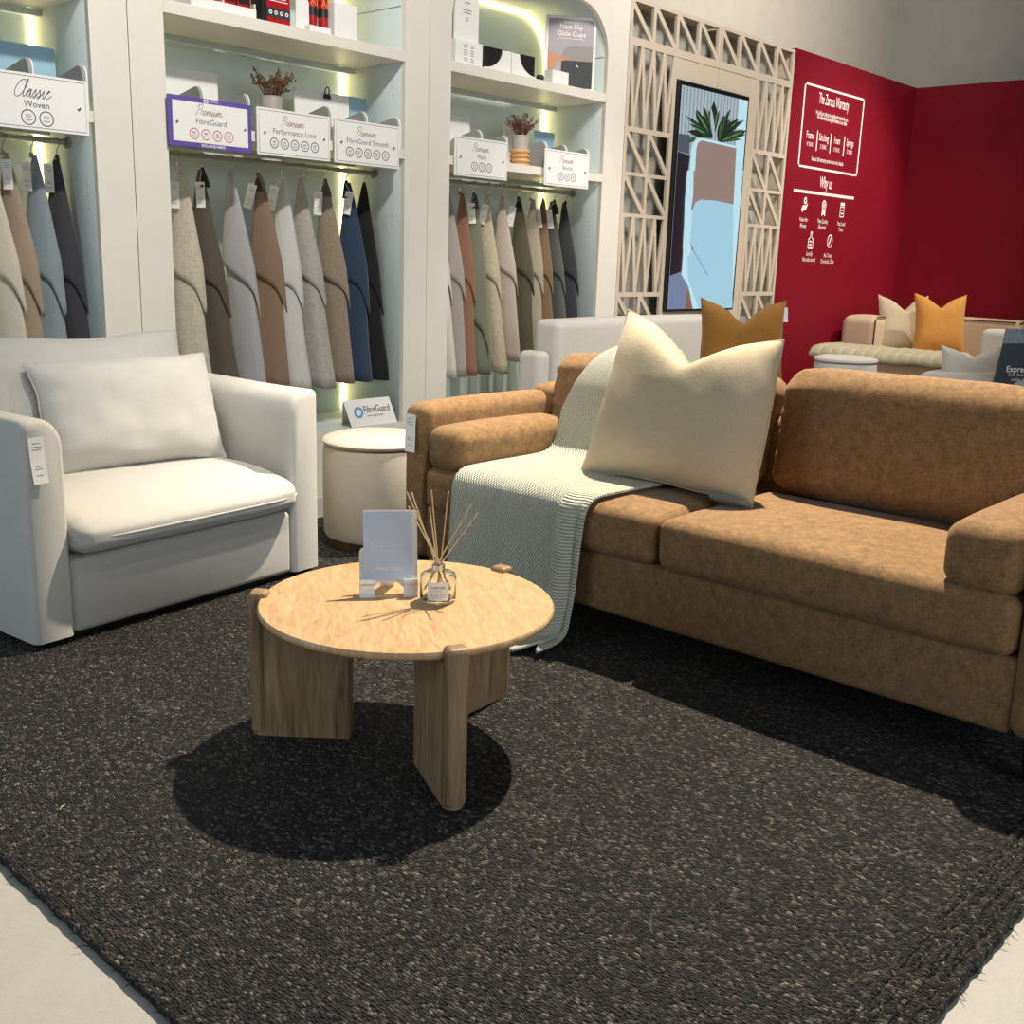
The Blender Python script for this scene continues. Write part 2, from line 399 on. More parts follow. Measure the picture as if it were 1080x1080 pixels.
# ------------------------------------------------------------------ mesh helpers
class MB:
    def __init__(self):
        self.v = []; self.f = []; self.mi = []

    def add(self, verts, faces, mi=0):
        o = len(self.v)
        self.v.extend([tuple(p) for p in verts])
        self.f.extend([tuple(i + o for i in f) for f in faces])
        self.mi.extend([mi] * len(faces))
        return self

    def box(self, x0, x1, y0, y1, z0, z1, mi=0, r=0.0):
        if r > 0:
            v, f = softbox((x1 - x0, y1 - y0, z1 - z0), r, 2, (1, 1, 1))
            c = np.array(((x0 + x1) / 2, (y0 + y1) / 2, (z0 + z1) / 2))
            return self.add(v + c, f, mi)
        v = [(x, y, z) for z in (z0, z1) for y in (y0, y1) for x in (x0, x1)]
        return self.add(v, [(0, 2, 3, 1), (4, 5, 7, 6), (0, 1, 5, 4), (2, 6, 7, 3), (0, 4, 6, 2), (1, 3, 7, 5)], mi)

    def tube(self, pts, r, seg=8, mi=0, caps=True):
        pts = [Vector(p) for p in pts]
        n = len(pts)
        rr = r if hasattr(r, '__len__') else [r] * n
        vs, fs = [], []
        prev = None
        for i, p in enumerate(pts):
            t = (pts[min(i + 1, n - 1)] - pts[max(i - 1, 0)])
            t = t.normalized() if t.length > 1e-9 else Vector((0, 0, 1))
            if prev is None:
                a = t.orthogonal().normalized()
            else:
                a = prev - t * prev.dot(t)
                a = a.normalized() if a.length > 1e-6 else t.orthogonal().normalized()
            prev = a
            b = t.cross(a)
            for k in range(seg):
                w = 2 * PI * k / seg
                vs.append(p + (a * math.cos(w) + b * math.sin(w)) * rr[i])
        for i in range(n - 1):
            for k in range(seg):
                fs.append((i * seg + k, i * seg + (k + 1) % seg, (i + 1) * seg + (k + 1) % seg, (i + 1) * seg + k))
        if caps:
            fs.append(tuple(range(seg - 1, -1, -1)))
            fs.append(tuple((n - 1) * seg + k for k in range(seg)))
        return self.add(vs, fs, mi)

    def lathe(self, prof, seg=48, c=(0, 0, 0), mi=0):
        """prof: list of (radius, z); ends at radius 0 close the solid"""
        vs, fs, rows = [], [], []
        for (r, z) in prof:
            if r < 1e-6:
                rows.append([len(vs)]); vs.append((c[0], c[1], c[2] + z))
            else:
                rows.append(list(range(len(vs), len(vs) + seg)))
                vs.extend((c[0] + r * math.cos(2 * PI * k / seg), c[1] + r * math.sin(2 * PI * k / seg), c[2] + z) for k in range(seg))
        for a, b in zip(rows, rows[1:]):
            if len(a) == 1 and len(b) == 1:
                continue
            for k in range(seg):
                k2 = (k + 1) % seg
                if len(a) == 1:
                    fs.append((a[0], b[k2], b[k]))
                elif len(b) == 1:
                    fs.append((a[k], a[k2], b[0]))
                else:
                    fs.append((a[k], a[k2], b[k2], b[k]))
        return self.add(vs, fs, mi)

    def prism(self, poly, origin, ux, uy, depth, mi=0):
        """polygon (2D) in the plane (origin, ux, uy), extruded by the vector depth"""
        o, ux, uy, d = Vector(origin), Vector(ux), Vector(uy), Vector(depth)
        n = len(poly)
        vs = [o + ux * x + uy * y for x, y in poly] + [o + ux * x + uy * y + d for x, y in poly]
        fs = [tuple(range(n - 1, -1, -1)), tuple(range(n, 2 * n))]
        fs += [(i, (i + 1) % n, n + (i + 1) % n, n + i) for i in range(n)]
        return self.add(vs, fs, mi)

    def flat(self, pts, mi=0):
        return self.add(pts, [tuple(range(len(pts)))], mi)

    def ribbon(self, pts, w, origin, ux, uy, mi=0):
        """flat stroke of width w along 2D points"""
        o, ux, uy = Vector(origin), Vector(ux), Vector(uy)
        pts = [Vector((p[0], p[1])) for p in pts]
        vs, fs = [], []
        for i, p in enumerate(pts):
            t = pts[min(i + 1, len(pts) - 1)] - pts[max(i - 1, 0)]
            t = t.normalized() if t.length > 1e-9 else Vector((1, 0))
            nn = Vector((-t.y, t.x)) * (w / 2)
            for q in (p + nn, p - nn):
                vs.append(o + ux * q.x + uy * q.y)
        fs = [(2 * i, 2 * i + 1, 2 * i + 3, 2 * i + 2) for i in range(len(pts) - 1)]
        return self.add(vs, fs, mi)

    def build(self, name, mats, parent=None, smooth=True, angle=42, recalc=True):
        me = bpy.data.meshes.new(name)
        me.from_pydata(self.v, [], self.f)
        mats = mats if isinstance(mats, (list, tuple)) else [mats]
        for mm in mats:
            me.materials.append(mm)
        if len(mats) > 1:
            me.polygons.foreach_set('material_index', self.mi)
        if recalc or smooth:
            bm = bmesh.new(); bm.from_mesh(me)
            if recalc:
                bmesh.ops.recalc_face_normals(bm, faces=bm.faces)
            if smooth:
                th = R(angle)
                for fc in bm.faces:
                    fc.smooth = True
                for e in bm.edges:
                    if len(e.link_faces) == 2 and e.calc_face_angle(0) > th:
                        e.smooth = False
            bm.to_mesh(me); bm.free()
        o = bpy.data.objects.new(name, me)
        COL.objects.link(o)
        if parent:
            o.parent = parent
        return o


def softbox(size, r, k=3, m=(6, 6, 6)):
    """rounded box as one closed quad skin; k rings on each rounding, m cells between"""
    h = np.array(size) / 2.0
    r = min(r, h.min() * 0.999)
    ax = []
    for i in range(3):
        c = h[i] - r
        a = [-h[i] + r * (1 - math.tan((1 - j / k) * PI / 4)) for j in range(k)]
        mid = list(np.linspace(-c, c, m[i] + 1))
        ax.append(np.array(a + mid + [-x for x in a[::-1]]))
    n = [len(a) - 1 for a in ax]
    idx, V, F = {}, [], []

    def vid(i, j, l):
        key = (i, j, l)
        if key not in idx:
            idx[key] = len(V)
            V.append((ax[0][i], ax[1][j], ax[2][l]))
        return idx[key]
    for i in range(n[0]):
        for j in range(n[1]):
            F.append((vid(i, j, 0), vid(i, j + 1, 0), vid(i + 1, j + 1, 0), vid(i + 1, j, 0)))
            F.append((vid(i, j, n[2]), vid(i + 1, j, n[2]), vid(i + 1, j + 1, n[2]), vid(i, j + 1, n[2])))
    for i in range(n[0]):
        for l in range(n[2]):
            F.append((vid(i, 0, l), vid(i + 1, 0, l), vid(i + 1, 0, l + 1), vid(i, 0, l + 1)))
            F.append((vid(i, n[1], l), vid(i, n[1], l + 1), vid(i + 1, n[1], l + 1), vid(i + 1, n[1], l)))
    for j in range(n[1]):
        for l in range(n[2]):
            F.append((vid(0, j, l), vid(0, j, l + 1), vid(0, j + 1, l + 1), vid(0, j + 1, l)))
            F.append((vid(n[0], j, l), vid(n[0], j + 1, l), vid(n[0], j + 1, l + 1), vid(n[0], j, l + 1)))
    P = np.array(V)
    core = h - r
    q = np.clip(P, -core, core)
    d = P - q
    L = np.linalg.norm(d, axis=1)
    L[L < 1e-9] = 1
    return q + d / L[:, None] * r, F


def wob(P, amp, sc, seed=0.0):
    """small lumps along a rough normal (from the centre)"""
    out = P.copy()
    for i, p in enumerate(P):
        n = noise.noise_vector(Vector((p[0] * sc + seed, p[1] * sc - seed, p[2] * sc + 2 * seed)))
        out[i] = p + np.array(n) * amp
    return out


def cushion_mb(size, r, crown=(0, 0, 0), lump=0.0, sc=4.0, seed=0.0, k=4, m=(14, 14, 6), c=(0, 0, 0), extra=None, mi=0):
    """upholstered block: rounded box whose faces swell by crown (x, y, z)"""
    P, F = softbox(size, r, k, m)
    h = np.array(size) / 2
    U = P / h
    for a in range(3):
        o = [i for i in range(3) if i != a]
        bulge = np.clip(1 - U[:, o[0]] ** 2, 0, 1) ** 0.7 * np.clip(1 - U[:, o[1]] ** 2, 0, 1) ** 0.7
        P[:, a] += np.sign(U[:, a]) * np.abs(U[:, a]) ** 2 * crown[a] * bulge
    if lump:
        P = wob(P, lump, sc, seed)
    if extra:
        P = extra(P, U)
    return MB().add(P + np.array(c), F, mi)


def pillow_mb(w, h, t, chop=0.0, pinch=0.07, n=26, seed=0.0, wr=0.004, chopw=0.34, sag=0.0, ears=0.0, skew=(0.0, 0.0)):
    """scatter cushion in its own plane: x across, y up, z thickness"""
    us = np.sin(np.linspace(-1, 1, n + 1) * PI / 2 * 0.92) / math.sin(PI / 2 * 0.92)
    V, F = [], []
    ids = {}
    for side in (1, -1):
        for j, v in enumerate(us):
            for i, u in enumerate(us):
                edge = i in (0, n) or j in (0, n)
                if side == -1 and edge:
                    ids[(side, i, j)] = ids[(1, i, j)]
                    continue
                x = w / 2 * u * (1 - pinch * (1 - v * v) * u * u)
                y = h / 2 * v * (1 - pinch * (1 - u * u) * v * v)
                f = ((1 - u ** 4) * (1 - v ** 4))
                th = max(0.0, f) ** 0.62
                th *= 1 - 0.25 * (u * u * v * v)
                z = side * t / 2 * th
                vv = max(0.0, (v + 0.35) / 1.35)
                dent = math.exp(-(abs(u) / chopw) ** 1.5)
                y -= chop * dent * vv ** 2.2
                z *= 1 + 0.35 * chop / max(h, .01) * dent * vv ** 2
                z -= side * 0.10 * chop * math.exp(-(u / 0.16) ** 2) * vv ** 3 * th
                y -= sag * (1 - abs(u)) * max(0, -v) ** 2
                if ears:
                    y += ears * abs(u) ** 6 * max(0, v) ** 3 * h
                k_ = max(0, u) * max(0, (v + .4) / 1.4) ** 1.5
                x -= skew[0] * k_
                y -= skew[1] * k_
                nv = noise.noise_vector(Vector((u * 2.2 + seed, v * 2.2 - seed, side * 3 + seed)))
                n2 = noise.noise(Vector((u * 7 + seed, v * 3.0, side * 2.0 + seed)))
                z += side * (nv.z * wr * 1.4 + n2 * wr * .9) * th
                ga = math.sin(v * 15 + seed * 3 + u * 4) * math.exp(-((1 - abs(u)) / .22) ** 2) + math.sin(u * 17 + seed * 5 + v * 5) * math.exp(-((1 - abs(v)) / .22) ** 2)
                z += side * ga * wr * .55 * th ** .5
                x += nv.x * wr * 1.2
                y += nv.y * wr * 1.2
                ids[(side, i, j)] = len(V)
                V.append((x, y, z))
        for j in range(n):
            for i in range(n):
                q = (ids[(side, i, j)], ids[(side, i + 1, j)], ids[(side, i + 1, j + 1)], ids[(side, i, j + 1)])
                F.append(q if side == 1 else q[::-1])
    mb = MB().add(V, F)
    rim = [V[ids[(1, i, 0)]] for i in range(n + 1)] + [V[ids[(1, n, j)]] for j in range(1, n + 1)] + \
          [V[ids[(1, i, n)]] for i in range(n - 1, -1, -1)] + [V[ids[(1, 0, j)]] for j in range(n - 1, 0, -1)]
    return mb, rim


def frame_matrix(origin, x, y):
    x = Vector(x).normalized(); y = Vector(y)
    y = (y - x * y.dot(x)).normalized()
    z = x.cross(y)
    mt = Matrix.Identity(4)
    for i in range(3):
        mt[i][0] = x[i]; mt[i][1] = y[i]; mt[i][2] = z[i]; mt[i][3] = origin[i]
    return mt


def tag(o, label=None, cat=None, group=None, kind=None):
    if label: o['label'] = label
    if cat: o['category'] = cat
    if group: o['group'] = group
    if kind: o['kind'] = kind
    return o


def thing(name, label, cat, loc=(0, 0, 0), rz=0.0, group=None):
    o = bpy.data.objects.new(name, None)
    o.empty_display_size = 0.1
    COL.objects.link(o)
    o.location = loc
    o.rotation_euler = (0, 0, rz)
    return tag(o, label, cat, group)


def struct(mb, name, mat, smooth=False):
    return tag(mb.build(name, mat, None, smooth), kind='structure')


def smooth_pts(pts, n=6):
    """Catmull-Rom through 2D/3D points"""
    P = [Vector(p) for p in pts]
    out = []
    for i in range(len(P) - 1):
        p0, p1, p2, p3 = P[max(i - 1, 0)], P[i], P[i + 1], P[min(i + 2, len(P) - 1)]
        for k in range(n):
            t = k / n
            out.append(0.5 * ((2 * p1) + (p2 - p0) * t + (2 * p0 - 5 * p1 + 4 * p2 - p3) * t * t + (3 * p1 - p0 - 3 * p2 + p3) * t ** 3))
    out.append(P[-1])
    return out


def lettering(body, size, origin, ux, uy, mat, parent=None, shear=0.0, align='CENTER', bold=0.0, name='lettering', squeeze=1.0, width=None):
    """flat printed words: centre of the line at origin"""
    cu = bpy.data.curves.new('text', 'FONT')
    cu.body = body; cu.size = 1.0; cu.align_x = align; cu.align_y = 'CENTER'; cu.shear = shear; cu.offset = bold
    cu.resolution_u = 3
    tmp = bpy.data.objects.new('text', cu)
    COL.objects.link(tmp)
    bpy.context.view_layer.update()
    dg = bpy.context.evaluated_depsgraph_get()
    me = bpy.data.meshes.new_from_object(tmp.evaluated_get(dg))
    bpy.data.objects.remove(tmp); bpy.data.curves.remove(cu)
    n = len(me.vertices)
    co = np.zeros(n * 3); me.vertices.foreach_get('co', co)
    co = co.reshape(-1, 3)
    if n and width:
        squeeze = width / max(1e-6, (co[:, 0].max() - co[:, 0].min()) * size)
    o, ux, uy = np.array(origin), np.array(ux), np.array(uy)
    w = o + co[:, :1] * size * squeeze * ux + co[:, 1:2] * size * uy
    me.vertices.foreach_set('co', w.ravel())
    me.materials.clear(); me.materials.append(mat)
    me.name = name
    ob = bpy.data.objects.new(name, me)
    COL.objects.link(ob)
    if parent:
        ob.parent = parent
    return ob


SCRIPT = {
    'Premium': [[(.1, -.3), (.25, .8), (.42, 2.05)], [(-.15, 1.5), (.35, 2.1), (1.0, 2.05), (1.1, 1.5), (.7, 1.1), (.28, 1.0)],
                [(.95, .1), (1.15, .95), (1.2, .8), (1.45, .9), (1.45, .3), (1.6, .05), (1.85, .35), (2.1, .75), (2.0, 1.0), (1.8, .75), (1.8, .2), (2.05, 0), (2.35, .4), (2.5, .95), (2.52, .05), (2.65, .6), (2.85, .95), (2.95, .7), (2.95, .05), (3.05, .6), (3.25, .95), (3.35, .7), (3.4, .1), (3.6, .2), (3.8, .95), (3.8, .2), (3.95, .0), (4.2, .95), (4.2, .25), (4.35, 0), (4.55, .3), (4.65, .95), (4.65, .2), (4.8, .1), (5.0, .95), (5.0, .05), (5.1, .6), (5.3, .95), (5.4, .7), (5.4, .05), (5.5, .6), (5.7, .95), (5.8, .7), (5.85, .1), (6.05, .1), (6.3, .4)],
                [(3.9, 1.35), (3.95, 1.45)]],
    'Classic': [[(1.15, 1.7), (.95, 2.1), (.45, 1.8), (.1, .9), (.2, .1), (.6, -.05), (1.05, .4), (1.35, 1.4), (1.42, 2.1), (1.28, 2.0), (1.2, .4), (1.35, 0), (1.7, .5), (2.05, .95), (1.8, .9), (1.65, .4), (1.78, .03), (2.0, .3), (2.12, .95), (2.12, .15), (2.28, .05), (2.65, 1.0), (2.72, .7), (2.85, .3), (2.72, -.05), (2.5, .08), (2.95, .4), (3.2, 1.0), (3.27, .7), (3.4, .3), (3.27, -.05), (3.05, .08), (3.5, .4), (3.75, .95), (3.75, .2), (3.9, 0), (4.2, .6), (4.5, 1.0), (4.3, .95), (4.12, .4), (4.35, 0), (4.85, .45)],
                [(3.85, 1.4), (3.9, 1.5)]],
}


def script_word(word, height, origin, ux, uy, mat, parent, w=0.0016, shear=0.35):
    """handwritten word; height of the capital, centred on origin"""
    s = height / 2.1
    allx = [p[0] for st in SCRIPT[word] for p in st]
    cx = (min(allx) + max(allx)) / 2
    mb = MB()
    for st in SCRIPT[word]:
        pts = [((x - cx + shear * (y - 1)) * s, (y - 1.0) * s) for x, y in smooth_pts([(p[0], p[1], 0) for p in st], 4) for x, y in [(x, y)]] if False else \
              [((p.x - cx + shear * (p.y - 1)) * s, (p.y - 1.0) * s) for p in smooth_pts([(q[0], q[1], 0) for q in st], 4)]
        mb.ribbon(pts, w, origin, ux, uy)
    return mb.build('lettering', mat, parent, smooth=False, recalc=False)


def ring_mb(mb, c, r, w, origin, ux, uy, n=28, mi=0):
    pts = [(c[0] + r * math.cos(2 * PI * k / n), c[1] + r * math.sin(2 * PI * k / n)) for k in range(n + 1)]
    return mb.ribbon(pts, w, origin, ux, uy, mi)


X3, Y3, Z3 = Vector((1, 0, 0)), Vector((0, 1, 0)), Vector((0, 0, 1))

# ------------------------------------------------------------------ setting
YC = 4.70          # plane of the cabinet fronts
YW = 5.32          # wall behind
struct(MB().box(-4, 14, -4, 7, -0.08, 0.0), 'floor', M['floor'])
struct(MB().box(-4, 11.75, YW, YW + 0.12, 0, 6.0), 'wall_back', M['wall'])
struct(MB().box(11.63, 11.75, -4, YW, 0, 6.0), 'wall_right', M['wall_grey'])
XR = 10.92
red = struct(MB().box(8.475, XR + 0.1, YC, YC + 0.1, 0, 3.088), 'wall_red_left', M['red'])
struct(MB().box(XR, XR + 0.1, -2.0, YC, 0, 3.088), 'wall_red_right', M['red'])
# printed words on the red wall
yl = YC - 0.002


def wl(px, py):
    return at(px, py, 'y', yl)


fr = MB()
A, B_, C_, D_ = wl(849.8, 86.8), wl(912.2, 104.1), wl(903.5, 186.3), wl(840.7, 175.4)
x0, x1 = (A.x + D_.x) / 2, (B_.x + C_.x) / 2
z1, z0 = (A.z + B_.z) / 2, (C_.z + D_.z) / 2
for (a, b, c, d) in ((x0, x1, z1 - .018, z1), (x0, x1, z0, z0 + .018), (x0, x0 + .018, z0, z1), (x1 - .018, x1, z0, z1)):
    fr.box(a, b, yl - .002, YC - .0005, c, d)
fr.build('lettering_frame', M['inkwhite'], red, smooth=False)


def wtext(body, px, py, size, bold=0.012, width=None):
    p = wl(px, py)
    lettering(body, size, p, X3, Z3, M['inkwhite'], red, bold=bold, width=width)


W_ = x1 - x0
wtext('The Zaroca Warranty', 880, 108, 0.125, 0.008, .50 * W_)
wtext('We build our sofas to be durable and made to last you.', 878, 122.5, 0.05, width=.54 * W_)
wtext('We offer the following warranties on our sofas.', 878, 127, 0.05, width=.50 * W_)
for t1, t2, px, py, wd in (('Frame', '10 YEARS', 854.7, 143.3, .12), ('Stitching', '2 YEARS', 869, 146.3, .155), ('Foam', '3 YEARS', 883, 149.3, .095), ('Springs', '5 YEARS', 896.6, 151.8, .125)):
    wtext(t1, px, py - .6, 0.085, 0.008, wd * W_)
    wtext(t2, px - .8, py + 9.0, 0.05, 0.004, .10 * W_)
bars = MB()
for px, py in ((861.6, 148.5), (875.8, 151.5), (890, 154.5)):
    p = wl(px, py)
    bars.box(p.x - .006, p.x + .006, yl - .002, YC - .0005, p.z - .085, p.z + .085)
p, q = wl(837.2, 200.5), wl(900.5, 209.2)
bars.box(p.x, q.x, yl - .002, YC - .0005, (p.z + q.z) / 2 - .012, (p.z + q.z) / 2 + .012)
bars.build('lettering_rule', M['inkwhite'], red, smooth=False)
wtext('See our full warranty terms in store for details.', 873, 170.3, 0.05, width=.54 * W_)
wtext('Why us', 871.5, 193.5, 0.135, 0.012, .21 * W_)
for t1, px, py, wd in (('Value for\nMoney', 847.3, 234, .135), ('Top-Quality\nMaterials', 867.3, 236, .175), ('Fast Lead\nTime', 887, 238.5, .135), ('Locally\nManufactured', 853.3, 270, .21), ('No Toxic\nChemicals, Dust', 872.7, 272, .23)):
    wtext(t1, px, py + .8, 0.052, 0.005, wd * W_)
ic = MB()


def icon_c(px, py):
    p = wl(px, py)
    return p


p = icon_c(848.5, 218)      # hand holding a coin
ring_mb(ic, (0.01, .055), .03, .025, p, X3, Z3)
ic.flat([p + X3 * x + Z3 * z for x, z in ((-.09, -.05), (-.05, .0), (.04, .0), (.08, .03), (.09, .01), (.03, -.06), (-.03, -.06), (-.06, -.09))])
p = icon_c(868.7, 221)      # rosette
ring_mb(ic, (0, .03), .055, .022, p, X3, Z3); ring_mb(ic, (0, .03), .02, .02, p, X3, Z3)
ic.flat([p + X3 * x + Z3 * z for x, z in ((-.05, -.02), (-.03, -.03), (0, -.04), (.03, -.03), (.05, -.02), (.06, -.10), (0, -.075), (-.06, -.10))])
p = icon_c(888, 222.5)      # calendar
ic.ribbon([(-.06, -.09), (.06, -.09), (.06, .08), (-.06, .08), (-.06, -.09)], .018, p, X3, Z3)
for k in range(3):
    ic.ribbon([(-.04, -.05 + k * .04), (.04, -.05 + k * .04)], .016, p, X3, Z3)
ic.ribbon([(-.06, .06), (.06, .06)], .03, p, X3, Z3)
p = icon_c(855, 254.5)      # factory
ic.ribbon([(-.07, -.1), (.07, -.1), (.07, .0), (.0, .05), (-.07, .0), (-.07, -.1)], .02, p, X3, Z3)
ring_mb(ic, (0, .07), .022, .02, p, X3, Z3)
ic.ribbon([(-.04, -.06), (.04, -.06)], .02, p, X3, Z3); ic.ribbon([(-.04, -.02), (.04, -.02)], .02, p, X3, Z3)
p = icon_c(875, 256)        # crossed leaf in a ring
ring_mb(ic, (0, 0), .075, .018, p, X3, Z3)
ic.ribbon([(-.03, -.045), (.03, .045)], .03, p, X3, Z3)
pcs = [wl(*c) for c in ((848.5, 218), (868.7, 221), (888, 222.5), (855, 254.5), (875, 256))]
for k in range(len(ic.v)):
    v_ = Vector(ic.v[k])
    c_ = min(pcs, key=lambda q: (q - v_).length)
    ic.v[k] = (c_.x + (v_.x - c_.x) * .62, yl - .001, c_.z + (v_.z - c_.z) * .72 + .012)
ic.build('lettering_icons', M['inkwhite'], red, smooth=False, recalc=False)

# ------------------------------------------------------------------ rug
RX0, RX1, RY0, RY1 = 0.812, 4.35, 0.538, 4.30
RT = 0.014
rug = thing('rug', 'large charcoal knotted wool rug with a braided border on the concrete floor', 'rug', (0, 0, 0))
nx, ny = 150, 150
V, F = [], []
for j in range(ny + 1):
    for i in range(nx + 1):
        x = RX0 + .03 + (RX1 - RX0 - .03) * i / nx
        y = RY0 + .125 + (RY1 - RY0 - .125) * j / ny
        w = 0.004 * noise.noise(Vector((x * 9, y * 9, 1)))
        if i == 0:
            x += w * 1.2
        z = RT + 0.0015 * noise.noise(Vector((x * 14, y * 14, 0)))
        V.append((x, y, z))
for j in range(ny):
    for i in range(nx):
        a = j * (nx + 1) + i
        F.append((a, a + 1, a + nx + 2, a + nx + 1))
pile = MB().add(V, F)
pile.box(RX0 + .03, RX1, RY0 + .125, RY1, 0.001, RT - .004)
pile.build('pile_field', M['rug'], rug)
bd = MB()
for k, y in enumerate((0.012, 0.040, 0.067, 0.094, 0.118)):
    pts = []
    n = 170
    for i in range(n + 1):
        x = RX0 + (RX1 - RX0) * i / n
        pts.append((x, RY0 + y + 0.003 * noise.noise(Vector((x * 11, k * 7.3, 0))), 0.0085 + .001 * noise.noise(Vector((x * 20, k, 4)))))
    bd.tube(pts, [0.0130 + 0.0022 * math.sin(i * 2.1 + k) for i in range(n + 1)], 8)
bd.box(RX0 + .01, RX1, RY0 + .01, RY0 + .126, .001, .0148)
bd.build('braided_border', M['rug'], rug)
sd = MB()
pts = [(RX0 + .016 + 0.004 * noise.noise(Vector((0, i * .35, 9))), RY0 + (RY1 - RY0) * i / 170, 0.0115) for i in range(171)]
sd.tube(pts, [0.0125 + .0025 * noise.noise(Vector((i * .8, 0, 3))) for i in range(171)], 8)
pts = [(RX0 + .034, RY0 + (RY1 - RY0) * i / 170, 0.0105) for i in range(171)]
sd.tube(pts, 0.0115, 8)
sd.build('folded_hem', M['rug'], rug)
fz = MB()
rr = random.Random(5)
for k in range(70):
    if k < 40:
        s = rr.uniform(RY0, 2.6); p0 = Vector((RX0 + .004, s, .008)); d = Vector((-1, rr.uniform(-.8, .8), .1))
    else:
        s = rr.uniform(RX0, 2.7); p0 = Vector((s, RY0 + .002, .008)); d = Vector((rr.uniform(-.8, .8), -1, .1))
    L = rr.uniform(.006, .03)
    fz.tube([p0, p0 + d * L * .5 + Vector((0, 0, .004)), p0 + d * L], [.0012, .0009, .0004], 4)
tag(fz.build('loose_fibre', M['rug'], rug), kind='stuff')
M['fleck'] = mat_plain('straw_fleck', rgb(190, 170, 140), 0.8)
fl = MB()
for px, py, L in ((66, 851, .028), (108, 936, .018), (880, 965, .016), (946, 896, .018), (175, 863, .012), (1010, 935, .01)):
    c = at(px, py, 'z', RT + .004)
    a = rr.uniform(0, PI)
    d = Vector((math.cos(a), math.sin(a), 0))
    fl.tube([c - d * L / 2, c + Vector((0, 0, .003)), c + d * L / 2], [.0008, .0016, .0007], 5)
tag(fl.build('straw_strand', M['fleck'], rug), kind='stuff')

# ------------------------------------------------------------------ wall cabinets
ARCH_TOP, ARCH_R, CB_FLOOR, CB_TOP = 2.95, 0.30, 0.37, 3.35


def arch_pts(xa, xb, ztop, r, z0, inset=0.0, n=10):
    """opening outline from bottom right over the arch to bottom left"""
    xa += inset; xb -= inset; zt = ztop - inset; r = r - inset * .5
    pts = [(xb, z0)]
    for k in range(n + 1):
        a = PI / 2 * k / n
        pts.append((xb - r + r * math.cos(a), zt - r + r * math.sin(a)))
    for k in range(n + 1):
        a = PI / 2 + PI / 2 * k / n
        pts.append((xa + r + r * math.cos(a), zt - r + r * math.sin(a)))
    pts.append((xa, z0))
    return pts


def make_cabinet(xo0, xa, xb, xo1, label):
    t = thing('display_cabinet', label, 'cabinet', ((xo0 + xo1) / 2, YC, 0))
    ox = (xo0 + xo1) / 2
    f0, f1 = 0.0, 0.03

    def L(x):
        return x - ox
    fm = MB()
    op = arch_pts(xa, xb, ARCH_TOP, ARCH_R, CB_FLOOR)
    n = len(op)
    outer = []
    for (x, z) in op:
        outer.append((x, z))
    # face board: strips between the opening and the outer rectangle
    vs, fs = [], []

    def quad(a, b, c, d):
        o = len(vs)
        for (x, z) in (a, b, c, d):
            vs.append((L(x), f0, z))
        for (x, z) in (a, b, c, d):
            vs.append((L(x), f1, z))
        fs.extend([(o, o + 1, o + 2, o + 3), (o + 7, o + 6, o + 5, o + 4), (o, o + 4, o + 5, o + 1), (o + 1, o + 5, o + 6, o + 2), (o + 2, o + 6, o + 7, o + 3), (o + 3, o + 7, o + 4, o)])
    half = n // 2
    quad((xo1, 0.0), (xo1, CB_TOP), (xb, CB_TOP), (xb, 0.0))
    quad((xo0, CB_TOP), (xo0, 0.0), (xa, 0.0), (xa, CB_TOP))
    for i in range(1, n - 2):
        a, b = op[i], op[i + 1]
        if abs(a[0] - b[0]) > 1e-5:
            quad((a[0], CB_TOP), (b[0], CB_TOP), b, a)
    quad((xa, 0.0), (xb, 0.0), (xb, CB_FLOOR - .0), (xa, CB_FLOOR - .0))
    fm.add(vs, fs)
    fm.build('face_frame', M['board'], t, smooth=False)
    # lining follows the arch into the depth
    ln = MB()
    o2 = [(L(x), z) for x, z in op]
    vs = [(x, f1, z) for x, z in o2] + [(x, 0.57, z) for x, z in o2]
    fs = [(i, i + 1, n + i + 1, n + i) for i in range(n - 1)]
    ln.add(vs, fs)
    lo = ln.build('lining', M['board_in'], t, smooth=True)
    md = lo.modifiers.new('thickness', 'SOLIDIFY'); md.thickness = 0.014; md.offset = 1.0
    MB().box(L(xa) - .01, L(xb) + .01, 0.552, 0.575, CB_FLOOR, ARCH_TOP + .02).build('back_panel', M['board_in'], t, smooth=False)
    MB().box(L(xa) + .001, L(xb) - .001, 0.004, 0.55, CB_FLOOR - .03, CB_FLOOR + .004).build('floor_board', M['board_in'], t, smooth=False)
    for z0, z1 in ((2.368, 2.425), (1.858, 1.907)):
        sh = MB()
        sh.box(L(xa) + .001, L(xb) - .001, 0.0, 0.44, z0, z1, r=.002)
        so = sh.build('shelf', M['board'], t, smooth=False)
        MB().box(L(xa) + .002, L(xb) - .002, 0.43, 0.46, z0 - .03, z0 - .002).build('rail', M['board_in'], so, smooth=False)
    # joint line of the side lining
    jt = MB()
    for z in (2.655,):
        jt.box(L(xb) - .0015, L(xb) + .001, .035, .55, z - .003, z + .003)
    jt.build('side_joint', M['greycard'], t, smooth=False)
    for z in (1.55, 1.50, 1.60, 0.9, 2.2, 2.46):
        MB().tube([(L(xb) - .001, .10, z), (L(xb) + .001, .10, z)], .004, 10).build('peg_hole', M['greycard'], t, smooth=False)
    rod = MB()
    rod.tube([(L(xa), .25, 1.787), (L(xb), .25, 1.787)], .0125, 12)
    ro = rod.build('hanging_rail', M['chrome'], t)
    for xx in (L(xa) + .001, L(xb) - .016):
        MB().tube([(xx, .25, 1.787), (xx + .015, .25, 1.787)], .026, 16).build('rail_flange', M['chrome'], ro)
    led = MB()
    ap = arch_pts(xa, xb, ARCH_TOP, ARCH_R, CB_FLOOR + .02, inset=.010)
    led.tube([(L(x), .545, z) for x, z in ap], .0065, 6)
    led.build('led_strip', M['led'], t)
    return t


